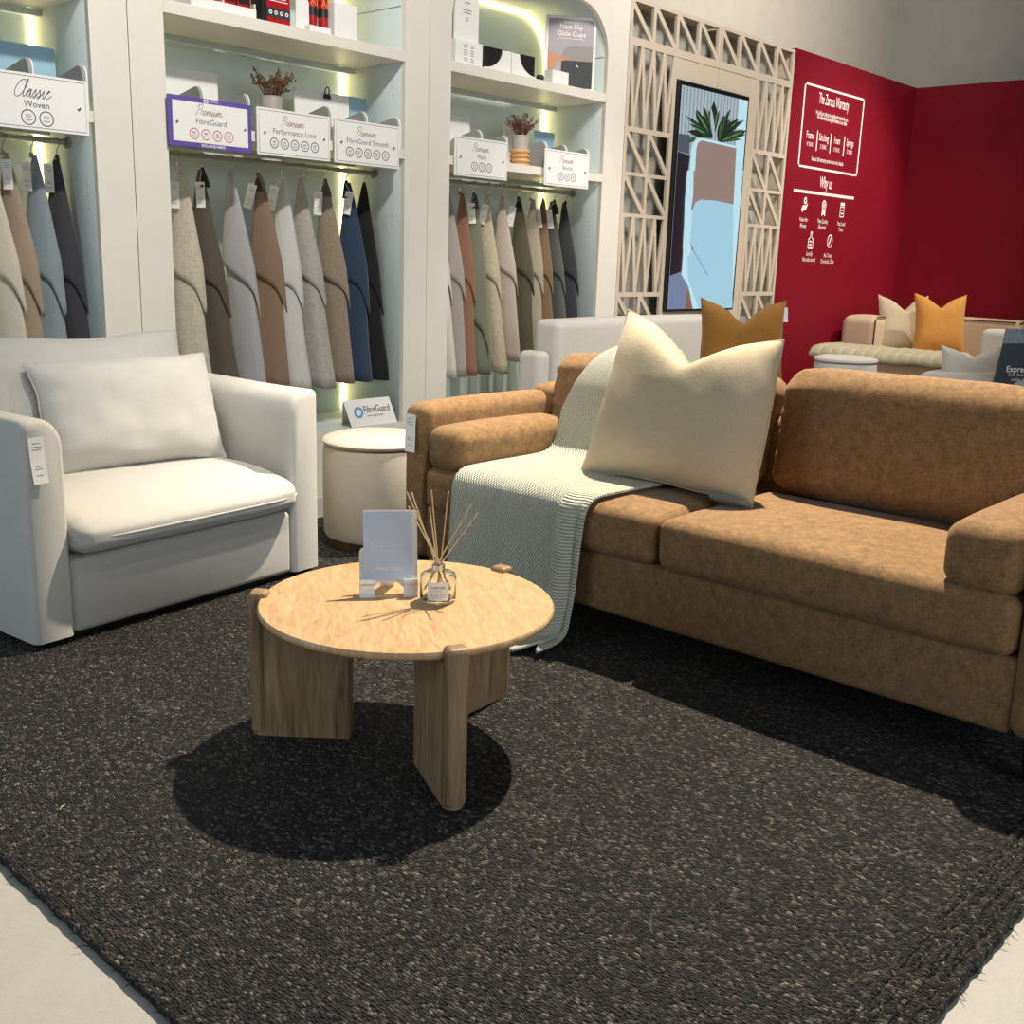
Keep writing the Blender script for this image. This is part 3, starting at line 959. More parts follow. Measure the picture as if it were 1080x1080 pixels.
make_cabinet(0.755, 0.93, 2.380, 2.556, 'white arched cabinet at the left frame edge with the handwritten dark sign')
make_cabinet(2.560, 2.733, 4.190, 4.366, 'white arched cabinet in the middle holding three signs and nine fabric drapes')
make_cabinet(4.370, 4.541, 5.984, 6.200, 'white arched cabinet on the right beside the lattice with two narrow signs')

# ------------------------------------------------------------------ lattice screens and television
def lattice_half(x0, x1, wide_left, label):
    t = thing('lattice_panel', label, 'panel', (x0, YC, 0))
    mb = MB()
    d0, d1 = 0.0, 0.022
    kk = [0]
    W = x1 - x0
    b = 0.034
    ztop, zrow = 3.07, 2.80

    def bar(xa, xb, za, zb):
        kk[0] += 1
        e = .00008 * kk[0]
        mb.box(xa, xb, d0 + e, d1 + e, za, zb)

    def diag(ax, az, bx, bz, w=.036):
        v = Vector((bx - ax, bz - az)); nrm = Vector((-v.y, v.x)).normalized() * w / 2
        e = v.normalized() * .012
        ax, az, bx, bz = ax - e.x, az - e.y, bx + e.x, bz + e.y
        poly = [(ax + nrm.x, az + nrm.y), (bx + nrm.x, bz + nrm.y), (bx - nrm.x, bz - nrm.y), (ax - nrm.x, az - nrm.y)]
        kk[0] += 1
        mb.prism(poly, (0, d0 + .00008 * kk[0], 0), X3, Z3, (0, d1 - d0 - .004, 0))
    # outline and top row of four
    bar(0, W, ztop - .025, ztop)
    bar(0, W, 2.771, 2.823)
    pw = W / 4
    for k in range(5):
        c = min(max(k * pw, b / 2), W - b / 2)
        bar(c - b / 2, c + b / 2, 2.823, ztop - .025)
    for k in range(4):
        diag(k * pw + b * .6, ztop - .03, (k + 1) * pw - b * .6, 2.823)
    # perforated column
    cw = 0.575
    c0 = 0.0 if wide_left else W - cw
    bar(c0, c0 + .032, 0.0, 2.771); bar(c0 + cw - .032, c0 + cw, 0.0, 2.771)
    cells = []
    zz = 2.771
    rows = [('W', 2.771, 2.250), ('D', 2.215, 1.950), ('D', 1.925, 1.670), ('W', 1.645, 1.122), ('D', 1.090, .830), ('D', .805, .55), ('W', .525, .03)]
    prev = None
    for kind, za, zb in rows:
        if prev is not None:
            bar(c0, c0 + cw, za, prev)
        prev = zb
        if kind == 'D':
            mid = c0 + cw / 2
            bar(mid - .016, mid + .016, zb, za)
            for (p, q) in ((c0 + .03, mid - .016), (mid + .016, c0 + cw - .03)):
                diag(p, za, q, zb)
        else:
            n = 4
            p = (cw - .05) / n
            for k in range(n):
                a = c0 + .020 + k * p
                diag(a + .012, za, a + p * .5 + .008, zb, .030)
                diag(a + p * .5 + .008, zb, a + p + .008, za, .030)
    bar(c0, c0 + cw, 0, prev)
    # solid board beside the column, around the television
    s0, s1 = (cw, W) if wide_left else (0, W - cw)
    if wide_left:
        bar(s0 - .002, s0 + .02, 0, 2.771); bar(s0, s1, 2.628, 2.771); bar(s0, s1, 0, .975)
    else:
        bar(s1 - .09, s1 + .002, 0, 2.771); bar(s0, s1 - .0, 2.628, 2.771); bar(s0, s1 - .0, 0, .975)
    mb.build('fretwork', M['lattice'], t, smooth=False)
    bk = MB()
    bk.box(.0, W, .15, .17, 0, ztop)
    bk.build('backing_board', M['lattice_back'], t, smooth=False)
    sd = MB()
    if wide_left:
        sd.box(0, .02, d1 + .012, .15, 0, ztop)
    else:
        sd.box(W - .02, W, d1 + .012, .15, 0, ztop)
    sd.box(.021, W - .021, d1 + .012, .15, ztop - .02, ztop)
    sd.build('case_side', M['lattice'], t, smooth=False)
    return t


lattice_half(6.206, 7.334, True, 'beige fretwork panel left of the screen with triangular cut-outs beside the cabinet')
lattice_half(7.338, 8.466, False, 'beige fretwork panel right of the screen with triangular cut-outs beside the red wall')

tv = thing('display_screen', 'tall portrait screen showing an armchair and a plant, set in the fretwork', 'screen', (7.26, YC, 0.98))
TX0, TX1, TZ0, TZ1 = 6.795, 7.745, 0.985, 2.615
yt = YC - 0.035
bz = MB()
bz.box(TX0 - 7.26, TX1 - 7.26, -.035, .06, TZ0 - .98, TZ1 - .98, r=.004)
bz.build('bezel', mat_plain('black_gloss', rgb(14, 14, 18), 0.2), tv, smooth=False)
E_ = {}
for n_, c_, s_ in (('slat', (0.50, 0.62, 0.66, 1), .75), ('slat_dark', (0.28, 0.35, 0.40, 1), .7), ('aqua', (0.36, 0.62, 0.75, 1), .95), ('aqua_dark', (0.20, 0.42, 0.56, 1), .9),
                   ('paleaqua', (0.52, 0.78, 0.86, 1), .95), ('tan', (0.36, 0.25, 0.21, 1), .8), ('brown', (0.28, 0.15, 0.10, 1), .8), ('night', (0.018, 0.012, 0.022, 1), .6), ('rugblue', (0.20, 0.26, 0.42, 1), .8),
                   ('leaf', (0.035, 0.12, 0.035, 1), .8), ('leaf_light', (0.12, 0.27, 0.10, 1), .8), ('leaf_dark', (0.008, 0.022, 0.012, 1), .7), ('pot', (0.10, 0.12, 0.16, 1), .7)):
    E_[n_] = mat_emit('screen_' + n_, c_, s_, (.01, .01, .012, 1))
order = list(E_)
pic = MB()
lay = [0]


def sp(px, py):
    q = at(px, py, 'y', yt)
    q.x = min(max(q.x, TX0 + .012), TX1 - .022); q.z = min(max(q.z, TZ0 + .012), TZ1 - .03)
    return q


def spoly(pts, mat, raw=False):
    lay[0] += 1
    y = yt - .0006 - lay[0] * .00008 + .0
    out = []
    for p in pts:
        q = p if raw else sp(*p)
        out.append((q[0] - 7.26, y - YC, q[2] - .98))
    pic.add(out, [tuple(range(len(out)))], order.index(mat))


def zx(x, y):
    return (630 + x / 4.909, y / 4.909)


def zy(x, y):
    return (640 + x / 4.909, 180 + y / 4.909)


sx0, sx1, sz0, sz1 = TX0 + .012, TX1 - .022, TZ0 + .012, TZ1 - .03
spoly([(sx0, 0, sz0), (sx1, 0, sz0), (sx1, 0, sz1), (sx0, 0, sz1)], 'slat', True)
for k in range(17):
    x = sx0 + (sx1 - sx0) * (k + .5) / 20
    spoly([(x, 0, sz0 + .9), (x + .013, 0, sz0 + .9), (x + .013, 0, sz1), (x, 0, sz1)], 'slat_dark', True)
spoly([zx(735, 500), zx(790, 512), zx(740, 1090), zx(690, 1090)], 'paleaqua')
spoly([zy(640, 0), zy(710, 0), zy(640, 720), zy(560, 720)], 'paleaqua')
spoly([zx(415, 690), zx(480, 700), zx(475, 800), zx(405, 780)], 'pot')
spoly([zx(405, 782), zx(478, 806), zy(420, 0), zy(390, 400), zy(310, 440), zx(380, 1080)], 'night')
spoly([zy(310, 438), zy(392, 395), zy(400, 560), zy(300, 560)], 'night')
spoly([zy(300, 545), zy(390, 520), zy(420, 600), zy(440, 720), zy(290, 720)], 'rugblue')
spoly([zy(412, 610), zy(425, 620), zy(450, 720), zy(405, 720)], 'brown')
rr = random.Random(11)
def leaf(cx, cy, adeg, L, w, mat, bend=0.0):
    a = R(adeg)
    L_, R_ = [], []
    for k in range(7):
        t = k / 6
        b = a + bend * t
        x = cx + L * t * math.cos(b) * .8; y = cy - L * t * math.sin(b)
        ww = w * math.sin(PI * min(1, t * .93 + .06)) ** .8
        L_.append(zx(x - math.sin(b) * ww, y - math.cos(b) * ww * .8)); R_.append(zx(x + math.sin(b) * ww, y + math.cos(b) * ww * .8))
    spoly(L_ + R_[::-1], mat)


for cx, cy, n, a0, a1, sgn in ((585, 715, 13, 60, 178, 1), (628, 735, 14, 12, 88, -1)):
    for q in range(3):                                   # big banana-like leaves behind
        leaf(cx, cy, a0 + (a1 - a0) * (.15 + .35 * q), 190 - 20 * q, 24, 'leaf_dark', .1 * sgn)
    for k in range(n):                                   # fronds with light and dark sides
        ad = a0 + (a1 - a0) * (k + .5 * rr.random()) / n
        L = rr.uniform(95, 200) * (.75 if ad > 150 else 1)
        leaf(cx, cy, ad, L, 10, 'leaf_dark', .12 * sgn)
        leaf(cx, cy, ad + 3, L * .95, 6, 'leaf' if k % 3 else 'leaf_light', .12 * sgn)
leaf(600, 720, 97, 165, 9, 'slat'); leaf(640, 730, 20, 150, 6, 'leaf_light'); leaf(470, 735, 30, 50, 14, 'leaf')
spoly([zx(462, 1090), zx(480, 780), zx(495, 735), zx(520, 715), zx(560, 718), zx(722, 758), zx(712, 1090)], 'paleaqua')
spoly([zy(412, 0), zy(715, 0), zy(640, 720), zy(440, 720), zy(420, 600), zy(382, 540), zy(392, 400), zy(400, 150)], 'paleaqua')
spoly([zx(508, 770), zx(516, 740), zx(535, 727), zx(715, 768), zx(700, 1060), zx(480, 1090), zx(494, 1000)], 'tan')
spoly([zy(445, 0), zy(652, 0), zy(645, 172), zy(440, 250)], 'tan')
spoly([zy(432, 300), zy(440, 200), zy(455, 163), zy(480, 150), zy(560, 155), zy(650, 175), zy(645, 720), zy(470, 720), zy(415, 560), zy(412, 450), zy(440, 405), zy(428, 370)], 'aqua')
spoly([zy(427, 370), zy(443, 402), zy(445, 407), zy(428, 415), zy(436, 404)], 'brown')
spoly([zy(440, 412), zy(446, 410), zy(520, 540), zy(516, 545)], 'aqua_dark')
pic.build('screen_picture', [E_[k] for k in order], tv, smooth=False, recalc=False)

# ------------------------------------------------------------------ sofa
SX = 2.865
SY0, SY1 = 0.66, 3.215
sofa = thing('sofa', 'long brown chenille sofa with block armrests under a knitted throw', 'sofa', (3.3, 1.94, RT))
SO = Vector((3.3, 1.94, RT))


def sc(x0, x1, y0, y1, z0, z1, r, crown=(0, 0, 0), lump=.0, mm=(8, 8, 6), seed=0., extra=None):
    mb = cushion_mb((x1 - x0, y1 - y0, z1 - z0), r, crown, lump, 4.0, seed, 4, mm, extra=extra)
    c = np.array(((x0 + x1) / 2, (y0 + y1) / 2, (z0 + z1) / 2)) - np.array(SO)
    mb.v = [tuple(np.array(p) + c) for p in mb.v]
    return mb


AW = 0.135
sc(SX + .015, SX + .98, SY0 + AW - .01, SY1 - AW + .01, .135, .355, .02).build('base', M['velvet'], sofa)
sc(SX + .74, SX + 1.0, SY0 + .02, SY1 - .02, .14, .80, .05).build('back_frame', M['velvet'], sofa)
for y0, y1 in ((SY0, SY0 + AW), (SY1 - AW, SY1)):
    am = sc(SX, SX + .98, y0, y1, .135, .762, .045, (.0, .006, .012), .002, (12, 4, 10), 3 + y0).build('arm', M['velvet'], sofa)
MIDY = 1.945
for y0, y1, s in ((SY0 + AW + .005, MIDY - .004, 1.), (MIDY + .004, SY1 - AW - .005, 5.)):
    sc(SX - .012, SX + .70, y0, y1, .352, .522, .038, (.012, .006, .018), .004, (12, 16, 4), s).build('seat_cushion', M['velvet'], sofa)
for y0, y1, s in ((SY0 + AW + .008, SY0 + AW + .225, 8.), (SY1 - AW - .20, SY1 - AW - .008, 11.)):
    sc(SX - .008, SX + .68, y0, y1, .515, .695 if s == 8. else .685, .05, (.006, .004, .012), .003, (12, 5, 5), s).build('armrest_bolster', M['velvet'], sofa)


def back_cush(y0, y1, seed, h=.46):
    w, t = y1 - y0, .24

    def ex(P, U):
        P = P.copy()
        # side seams gather, wrinkles near the ends
        e = np.clip((np.abs(U[:, 1]) - .55) / .45, 0, 1)
        P[:, 0] *= 1 - .25 * e ** 2
        P[:, 0] += .006 * e * np.sin(U[:, 2] * 17 + seed * 3)
        P[:, 2] -= .015 * e ** 2 * (U[:, 2] > 0)
        return P
    mb = cushion_mb((t, w, h), .075, (.035, .0, .012), .006, 5.0, seed, 5, (5, 20, 12), extra=ex)
    a = R(9.0)
    ca, sa = math.cos(a), math.sin(a)
    out = []
    for (x, y, z) in mb.v:
        X = x * ca + z * sa; Zz = -x * sa + z * ca
        out.append((X + SX + .775 - SO.x, y + (y0 + y1) / 2 - SO.y, Zz + 0.525 + h / 2 - .004 - SO.z))
    mb.v = out
    return mb


back_cush(.80, 1.925, 2.).build('back_cushion', M['velvet'], sofa)
back_cush(1.955, 3.03, 6., .425).build('back_cushion', M['velvet'], sofa)
for x in (SX + .05, SX + .90):
    for y in (SY0 + .06, SY1 - .06):
        lg = MB()
        b = .026
        lg.add([(x - SO.x + sx * b * k, y - SO.y + sy * b * k, z - SO.z) for z, k in ((RT, .75), (.14, 1.15)) for sx, sy in ((-1, -1), (1, -1), (1, 1), (-1, 1))],
               [(0, 3, 2, 1), (4, 5, 6, 7), (0, 1, 5, 4), (1, 2, 6, 5), (2, 3, 7, 6), (3, 0, 4, 7)])
        lg.build('leg', M['blackwood'], sofa, smooth=False)


def hang_tag(parent, origin, ux, uy, nrm, w, h, curl=.12, string=None, lines=True, mat=None):
    """small printed card: origin is its top centre in the parent's space"""
    o, ux, uy, nrm = Vector(origin), Vector(ux), Vector(uy), Vector(nrm)
    n = 6
    vs = []
    for side in (0, 1):
        for j in range(n + 1):
            s = j / n
            for k in (-1, 1):
                vs.append(o + ux * (k * w / 2 + curl * w * s * s) - uy * (h * s) + nrm * (curl * h * .6 * s * s - side * .0012))
    fs = []
    for side in (0, 1):
        b = side * 2 * (n + 1)
        for j in range(n):
            q = (b + 2 * j, b + 2 * j + 1, b + 2 * j + 3, b + 2 * j + 2)
            fs.append(q if side == 0 else q[::-1])
    N = 2 * (n + 1)
    for j in range(n):
        fs.append((2 * j, 2 * j + 2, N + 2 * j + 2, N + 2 * j)); fs.append((2 * j + 1, N + 2 * j + 1, N + 2 * j + 3, 2 * j + 3))
    fs.append((0, N, N + 1, 1)); fs.append((2 * n, 2 * n + 1, N + 2 * n + 1, N + 2 * n))
    tg = MB().add(vs, fs).build('hang_tag', mat or M['white'], parent, smooth=False)
    if lines:
        for grp_ in (((.12, .5), (.2, .7), (.26, .6)), ((.62, .4), (.68, .5), (.82, .45))):
          ls = MB()
          for s, ww in grp_:
              c = o + ux * (curl * w * s * s) - uy * (h * s) + nrm * (curl * h * .6 * s * s + .0008)
              ls.flat([c + ux * (w * ww / 2) + uy * (h * .007), c - ux * (w * ww / 2) + uy * (h * .007), c - ux * (w * ww / 2) - uy * (h * .007), c + ux * (w * ww / 2) - uy * (h * .007)])
          ls.build('printed_line', M['inkgrey'], tg, smooth=False, recalc=False)
    if string:
        MB().tube([o, (o + Vector(string)) / 2 + nrm * .004, string], .0012, 5).build('string', M['white'], tg)
    return tg


tp = at(433, 437, 'x', SX - .010) - SO
hang_tag(sofa, tp, (0, -1, 0), (0, 0, 1), (-1, 0, 0), .058, .150, .12, at(437, 418, 'x', SX - .004) - SO)

# knitted throw over the sofa
def throw_profile(n):
    key = [(SX + 1.02, .70), (SX + .99, .88), (SX + .93, .965), (SX + .84, .998), (SX + .755, .988), (SX + .675, .940), (SX + .620, .85), (SX + .592, .74), (SX + .572, .65), (SX + .54, .585), (SX + .47, .555), (SX + .25, .551), (SX + .06, .549), (SX - .008, .535), (SX - .038, .49), (SX - .042, .40), (SX - .045, .25), (SX - .052, .12), (SX - .066, .055), (SX - .105, .032), (SX - .16, .026), (SX - .215, .024)]
    pts = smooth_pts([(a, 0, b) for a, b in key], 8)
    # resample evenly
    d = [0]
    for a, b in zip(pts, pts[1:]):
        d.append(d[-1] + (b - a).length)
    out = []
    for i in range(n + 1):
        s = d[-1] * i / n
        j = max(k for k in range(len(d)) if d[k] <= s + 1e-9)
        j = min(j, len(pts) - 2)
        u = (s - d[j]) / max(1e-9, d[j + 1] - d[j])
        out.append((pts[j].lerp(pts[j + 1], u), s))
    return out, d[-1]


prof, plen = throw_profile(150)
nw = 70
V, F, MI, UV = [], [], [], []
for i, (p, s) in enumerate(prof):
    f = s / plen
    yl_ = 2.62 + .25 * min(1, max(0, (f - .10) / .27)) ** .9
    yr_ = 2.13 + .075 * min(1, max(0, (f - .35) / .2)) + .42 * max(0, 1 - f / .45) ** .5 + .02 * math.sin(f * 9)
    hang = max(0, min(1, (f - .60) / .3))
    for j in range(nw + 1):
        w = j / nw
        y = yl_ + (yr_ - yl_) * w
        x, z = p.x, p.z
        # soft vertical folds in the hanging part, gathered at the right
        fold = math.sin(w * 15 + 1.0) * .006 + math.exp(-((w - .86) / .05) ** 2) * .030 - math.exp(-((w - .95) / .04) ** 2) * .022
        x -= abs(hang) * (fold + .012) * (1.0)
        y += hang * .04 * max(0, (w - .62)) * -1.2 + hang * .05 * math.exp(-((w - .98) / .05) ** 2)
        ruff = max(0, (f - .86) / .14)
        x -= ruff * .042 * (math.sin(w * 26) + .4)
        z += ruff * (.018 * (1 + math.sin(w * 21 + 1)))
        y -= ruff * .035 * max(0, w - .5)
        if f > .33 and f < .62:
            z += .003 * noise.noise(Vector((x * 7, y * 7, 2)))
        else:
            x += .004 * noise.noise(Vector((z * 6, y * 6, 5)))
        V.append((x, y, max(z, .021)))
        UV.append((w * .72, s))
for i in range(len(prof) - 1):
    for j in range(nw):
        a = i * (nw + 1) + j
        F.append((a, a + nw + 1, a + nw + 2, a + 1))
        MI.append(1 if j > nw * .80 else 0)
me = bpy.data.meshes.new('knitted_throw')
me.from_pydata(V, [], F)
for mm in (M['knit'], M['rib']):
    me.materials.append(mm)
me.polygons.foreach_set('material_index', MI)
me.polygons.foreach_set('use_smooth', [True] * len(F))
uvl = me.uv_layers.new(name='UVMap')
li = np.zeros(len(me.loops), dtype=np.int32); me.loops.foreach_get('vertex_index', li)
uvl.data.foreach_set('uv', np.array(UV)[li].ravel())
throw = bpy.data.objects.new('knitted_throw', me)
COL.objects.link(throw)
md = throw.modifiers.new('thickness', 'SOLIDIFY'); md.thickness = .010; md.offset = 0.0
tag(throw, 'ivory knitted throw draped over the brown sofa down to the rug', 'throw')

# big cream pillow on the sofa
def place_pillow(name, label, cat, mat, bl, br, tl, w, h, t, chop, group=None, seed=0.0, pinch=.07, wr=.004, back=None, chopw=.34, ears=0.0, sag=0.0, piping=None, skew=(0.0, 0.0)):
    bl, br, tl = Vector(bl), Vector(br), Vector(tl)
    x = (br - bl).normalized()
    c = (bl + br) / 2
    yv = tl - bl
    yv = (yv - x * yv.dot(x)).normalized()
    o = bpy.data.objects.new(name, None)
    o.empty_display_size = .1
    COL.objects.link(o)
    o.matrix_world = frame_matrix(c, x, yv)
    tag(o, label, cat, group)
    mb, rim = pillow_mb(w, h, t, chop, pinch, 30, seed, wr, chopw, sag, ears, skew)
    mb.v = [(p[0], p[1] + h / 2, p[2]) for p in mb.v]
    mb.build('cover', mat, o, angle=70)
    rim = [(p[0], p[1] + h / 2, p[2]) for p in rim]
    MB().tube(rim + [rim[0]], .0035, 6, caps=False).build('edge_seam', piping or mat, o)
    return o, rim


big, _r = place_pillow('scatter_cushion', 'large cream scatter cushion with a dented top leaning on the brown sofa', 'cushion', M['creampil'],
             (3.17, 2.525, .555), (3.215, 1.80, .535), (3.40, 2.535, 1.13), 0.725, .645, .25, .180, seed=1.3, pinch=.055, wr=.0035, chopw=.42, ears=.02, skew=(.055, .055))

fl_ = cushion_mb((.14, .022, .085), .0105, (.0, .003, .0), .003, 12.0, 2.0, 4, (8, 2, 4), c=(.288, .004, .016))
tag(fl_.build('backing_flap', M['underside'], big), label='grey corner of the cushion backing')
# ------------------------------------------------------------------ coffee table
TC = Vector((1.882, 2.084, RT))
table = thing('coffee_table', 'round honey stone coffee table on three wooden slab legs standing on the rug', 'table', TC)
TR, TH = .404, .42 - RT
top = MB()
top.lathe([(0, TH - .028), (TR - .03, TH - .028), (TR - .008, TH - .022), (TR, TH - .014), (TR, TH - .005), (TR - .004, TH), (0, TH)], 96)
top.build('tabletop', M['table_stone'], table, angle=50)
MB().lathe([(0, TH - .05), (TR - .16, TH - .05), (TR - .16, TH - .028), (0, TH - .028)], 48).build('under_frame', M['darkwood'], table)
for ang in (131.5, 244.5, 4.0):
    a = R(ang)
    lg = MB()
    th = .056

    def slab(ra, rb, z0, z1, r):
        P, F_ = softbox((rb - ra, th, z1 - z0), r, 5, (6, 1, 6))
        P = P + np.array(((ra + rb) / 2, 0, (z0 + z1) / 2))
        return P, F_
    # plan outline: flat inner end, round outer end; outer post rises past the top
    def outline(ra, rb, n=10):
        pts = [(ra + .006, -th / 2), ]
        for k in range(n + 1):
            w = -PI / 2 + PI * k / n
            pts.append((rb - th / 2 + th / 2 * math.cos(w), th / 2 * math.sin(w)))
        pts += [(ra + .006, th / 2), (ra, th / 2 - .006), (ra, -th / 2 + .006)]
        return pts
    lg.prism(outline(.155, .435), (0, 0, 0), X3, Y3, (0, 0, TH - .029))
    # rounded head of the post
    P, F_ = slab(.383, .4352, .004, TH + .014, .0135)
    lg.add(P, F_)
    ca, sa = math.cos(a), math.sin(a)
    lg.v = [(p[0] * ca - p[1] * sa, p[0] * sa + p[1] * ca, p[2]) for p in lg.v]
    lg.build('leg', M['wood'], table, angle=40)

ZT = .42
# brochure stand
fL, fR = Vector((1.825, 2.206, ZT)), Vector((1.935, 2.119, ZT))
sx = (fR - fL).normalized()
sn = Vector((sx.y, -sx.x, 0))
if sn.dot(Vector((-1, -1, 0))) < 0:
    sn = -sn
sc_ = (fL + fR) / 2
stand = thing('brochure_stand', 'small white acrylic easel holding a brochure on the coffee table', 'stand', sc_)
lean = R(17)
upv = (Z3 * math.cos(lean) - sn * math.sin(lean))
bk = MB()
# back plate with cut-out foot
poly = [(-.080, 0), (-.080, .118), (-.074, .128), (.074, .128), (.080, .118), (.080, 0), (.048, 0), (.040, .020), (.026, .033), (-.026, .033), (-.040, .020), (-.048, 0)]
bk.prism(poly, -sn * .0, sx, upv, -sn * .004)
bk.build('back_plate', M['acrylic'], stand, smooth=False)
for s in (-1, 1):
    fb = MB()
    x0_ = s * .060
    fb.prism([(x0_ - .020, .0), (x0_ - .020, .036), (x0_ + .020, .036), (x0_ + .020, .0)] if s > 0 else [(x0_ - .020, 0), (x0_ - .020, .036), (x0_ + .020, .036), (x0_ + .020, 0)], sn * .030, sx, Z3, -sn * .003)
    fb.prism([(x0_ - .020, .036), (x0_ - .020, .040), (x0_ + .020, .040), (x0_ + .020, .036)], sn * .033, sx, Z3, -sn * .045)
    fb.prism([(x0_ - .020, .036), (x0_ - .020, .052), (x0_ + .020, .052), (x0_ + .020, .036)], sn * .033, sx, Z3, -sn * .003)
    fb.build('foot', M['acrylic'], stand, smooth=False)
pr = MB()
pr.prism([(-.02, 0), (-.02, .1), (.02, .1), (.02, 0)], -sn * .075, sx, (Z3 * .86 + sn * .42), sn * .003)
pr.build('prop_leg', M['acrylic'], stand, smooth=False)
M['brochure'] = mat_plain('blue_grey_print', rgb(198, 208, 226), 0.3, noise_amt=0.02)
brc = thing('brochure', 'pale blue-grey brochure with a sofa outline propped on the white easel', 'brochure', sc_ + Z3 * .0405)
bo = sn * .009
pg = MB()
for k in range(4):
    pg.prism([(-.069 + k * .004, 0), (-.069 + k * .004, .198 - k * .001), (.069 + k * .004, .198 - k * .001), (.069 + k * .004, 0)], bo - sn * (.0018 * k), sx, upv, -sn * .0014)
pg.build('page', M['white'], brc, smooth=False)
cv = MB().prism([(-.068, .001), (-.068, .194), (.066, .194), (.066, .001)], bo + sn * .0008, sx, upv, -sn * .0006).build('cover', M['brochure'], brc, smooth=False)
co_ = bo + sn * .0014
ol = MB()
for pts in ([(-.045, .085), (-.045, .105), (-.038, .107), (-.038, .118), (.038, .118), (.038, .107), (.045, .105), (.045, .085), (-.045, .085)], [(-.038, .097), (.038, .097)], [(0, .097), (0, .118)]):
    ol.ribbon(pts, .0012, co_, sx, upv)
ol.build('sofa_outline', M['inkwhite'], cv, smooth=False, recalc=False)
lettering('Meet Zaza', .017, co_ + upv * .036, sx, upv, M['inkwhite'], cv, bold=.01)

# reed diffuser
DC = Vector((1.945, 2.03, ZT))
dif = thing('reed_diffuser', 'clear glass reed diffuser bottle with a white label on the coffee table', 'diffuser', DC)
gb = MB()
gb.lathe([(0, .001), (.044, .001), (.049, .006), (.050, .012), (.050, .070), (.047, .078), (.038, .083), (.018, .085), (.016, .088), (.016, .100), (.013, .100), (.013, .086), (.018, .081), (.036, .079), (.044, .074), (.0465, .068), (.0465, .014), (.044, .009), (0, .008)], 48)
gb.build('bottle', M['glass'], dif, angle=60)
MB().lathe([(.0163, .088), (.0185, .089), (.0185, .104), (.0163, .106), (.012, .106), (.012, .103), (.0163, .101)], 32).build('collar', M['silver'], dif)
vd = Vector((-DC.x, -DC.y, 0)).normalized()
lb = MB()
va = math.atan2(vd.y, vd.x)
vs = []
n = 10
for k in range(n + 1):
    w = va + R(-34 + 68 * k / n)
    for z in (.014, .066):
        vs.append((.0508 * math.cos(w), .0508 * math.sin(w), z))
lb.add(vs, [(2 * k, 2 * k + 2, 2 * k + 3, 2 * k + 1) for k in range(n)])
lbl = lb.build('label', M['white'], dif)
lux = Vector((-vd.y, vd.x, 0))
if lux.dot(_rt) < 0:
    lux = -lux
lo_ = vd * .0516
lettering('CHAPTERS', .0085, lo_ + Z3 * .051, lux, Z3, M['ink'], lbl, width=.040)
for k, (z, wd) in enumerate(((.042, .022), (.034, .044), (.029, .040), (.024, .030))):
    lettering('fragrance diffuser room scent', .0042, lo_ + Z3 * z, lux, Z3, M['inkgrey'], lbl, width=wd)
rx = lux
tips = [(429, 519, .02, 'reed leaning furthest left in the glass diffuser bottle'), (434, 519, -.015, 'reed second from the left in the glass diffuser bottle'),
        (431, 534, .03, 'shorter reed at the left of the glass diffuser bottle'), (455, 517, .01, 'tall nearly upright reed in the middle of the diffuser bottle'),
        (453, 535, -.03, 'short upright reed beside the tall middle one in the diffuser bottle'), (473, 518, -.02, 'tall reed leaning slightly right in the diffuser bottle'),
        (497, 532, .015, 'reed second from the right in the glass diffuser bottle'), (504, 541, -.02, 'reed leaning furthest right in the glass diffuser bottle')]
for k, (px, py, dd, lab) in enumerate(tips):
    nrm = vd
    d = _fw * FPX + _rt * (px - 540) - _up * (py - 540)
    c0 = Vector((0, 0, CAM_H))
    P0 = DC + vd * dd
    t_ = (P0 - c0).dot(nrm) / d.dot(nrm)
    tip = c0 + d * t_
    neck = DC + Z3 * .100
    dirn = (tip - neck)
    foot = neck - dirn.normalized() * .082
    off = foot - DC
    if Vector((off.x, off.y)).length > .040:
        k2 = .040 / Vector((off.x, off.y)).length
        foot = Vector((DC.x + off.x * k2, DC.y + off.y * k2, foot.z))
    jit = Vector((math.cos(k * 2.4), math.sin(k * 2.4), 0)) * .006
    neck = neck + jit
    foot = foot + jit * .4
    foot.z = max(foot.z, ZT + .012)
    rd = MB().tube([foot - foot, neck - foot, tip - foot], .0019, 8).build('reed', M['reed'])
    rd.location = foot
    tag(rd, lab, 'reed', 'reeds standing in the diffuser')

# ------------------------------------------------------------------ armchair
CA = R(6.417)
CO = Vector((1.417, 3.40, RT))
chair = thing('armchair', 'wide off-white linen armchair with a tag on its left arm', 'armchair', CO, CA)
CW, CD = 1.288, .98


def cc(x0, x1, y0, y1, z0, z1, r, crown=(0, 0, 0), lump=.0, mm=(8, 8, 8), seed=0., extra=None):
    mb = cushion_mb((x1 - x0, y1 - y0, z1 - z0), r, crown, lump, 4.0, seed, 4, mm, extra=extra)
    c = np.array(((x0 + x1) / 2, (y0 + y1) / 2, (z0 + z1) / 2)) - np.array((0, 0, RT))
    mb.v = [tuple(np.array(p) + c) for p in mb.v]
    return mb


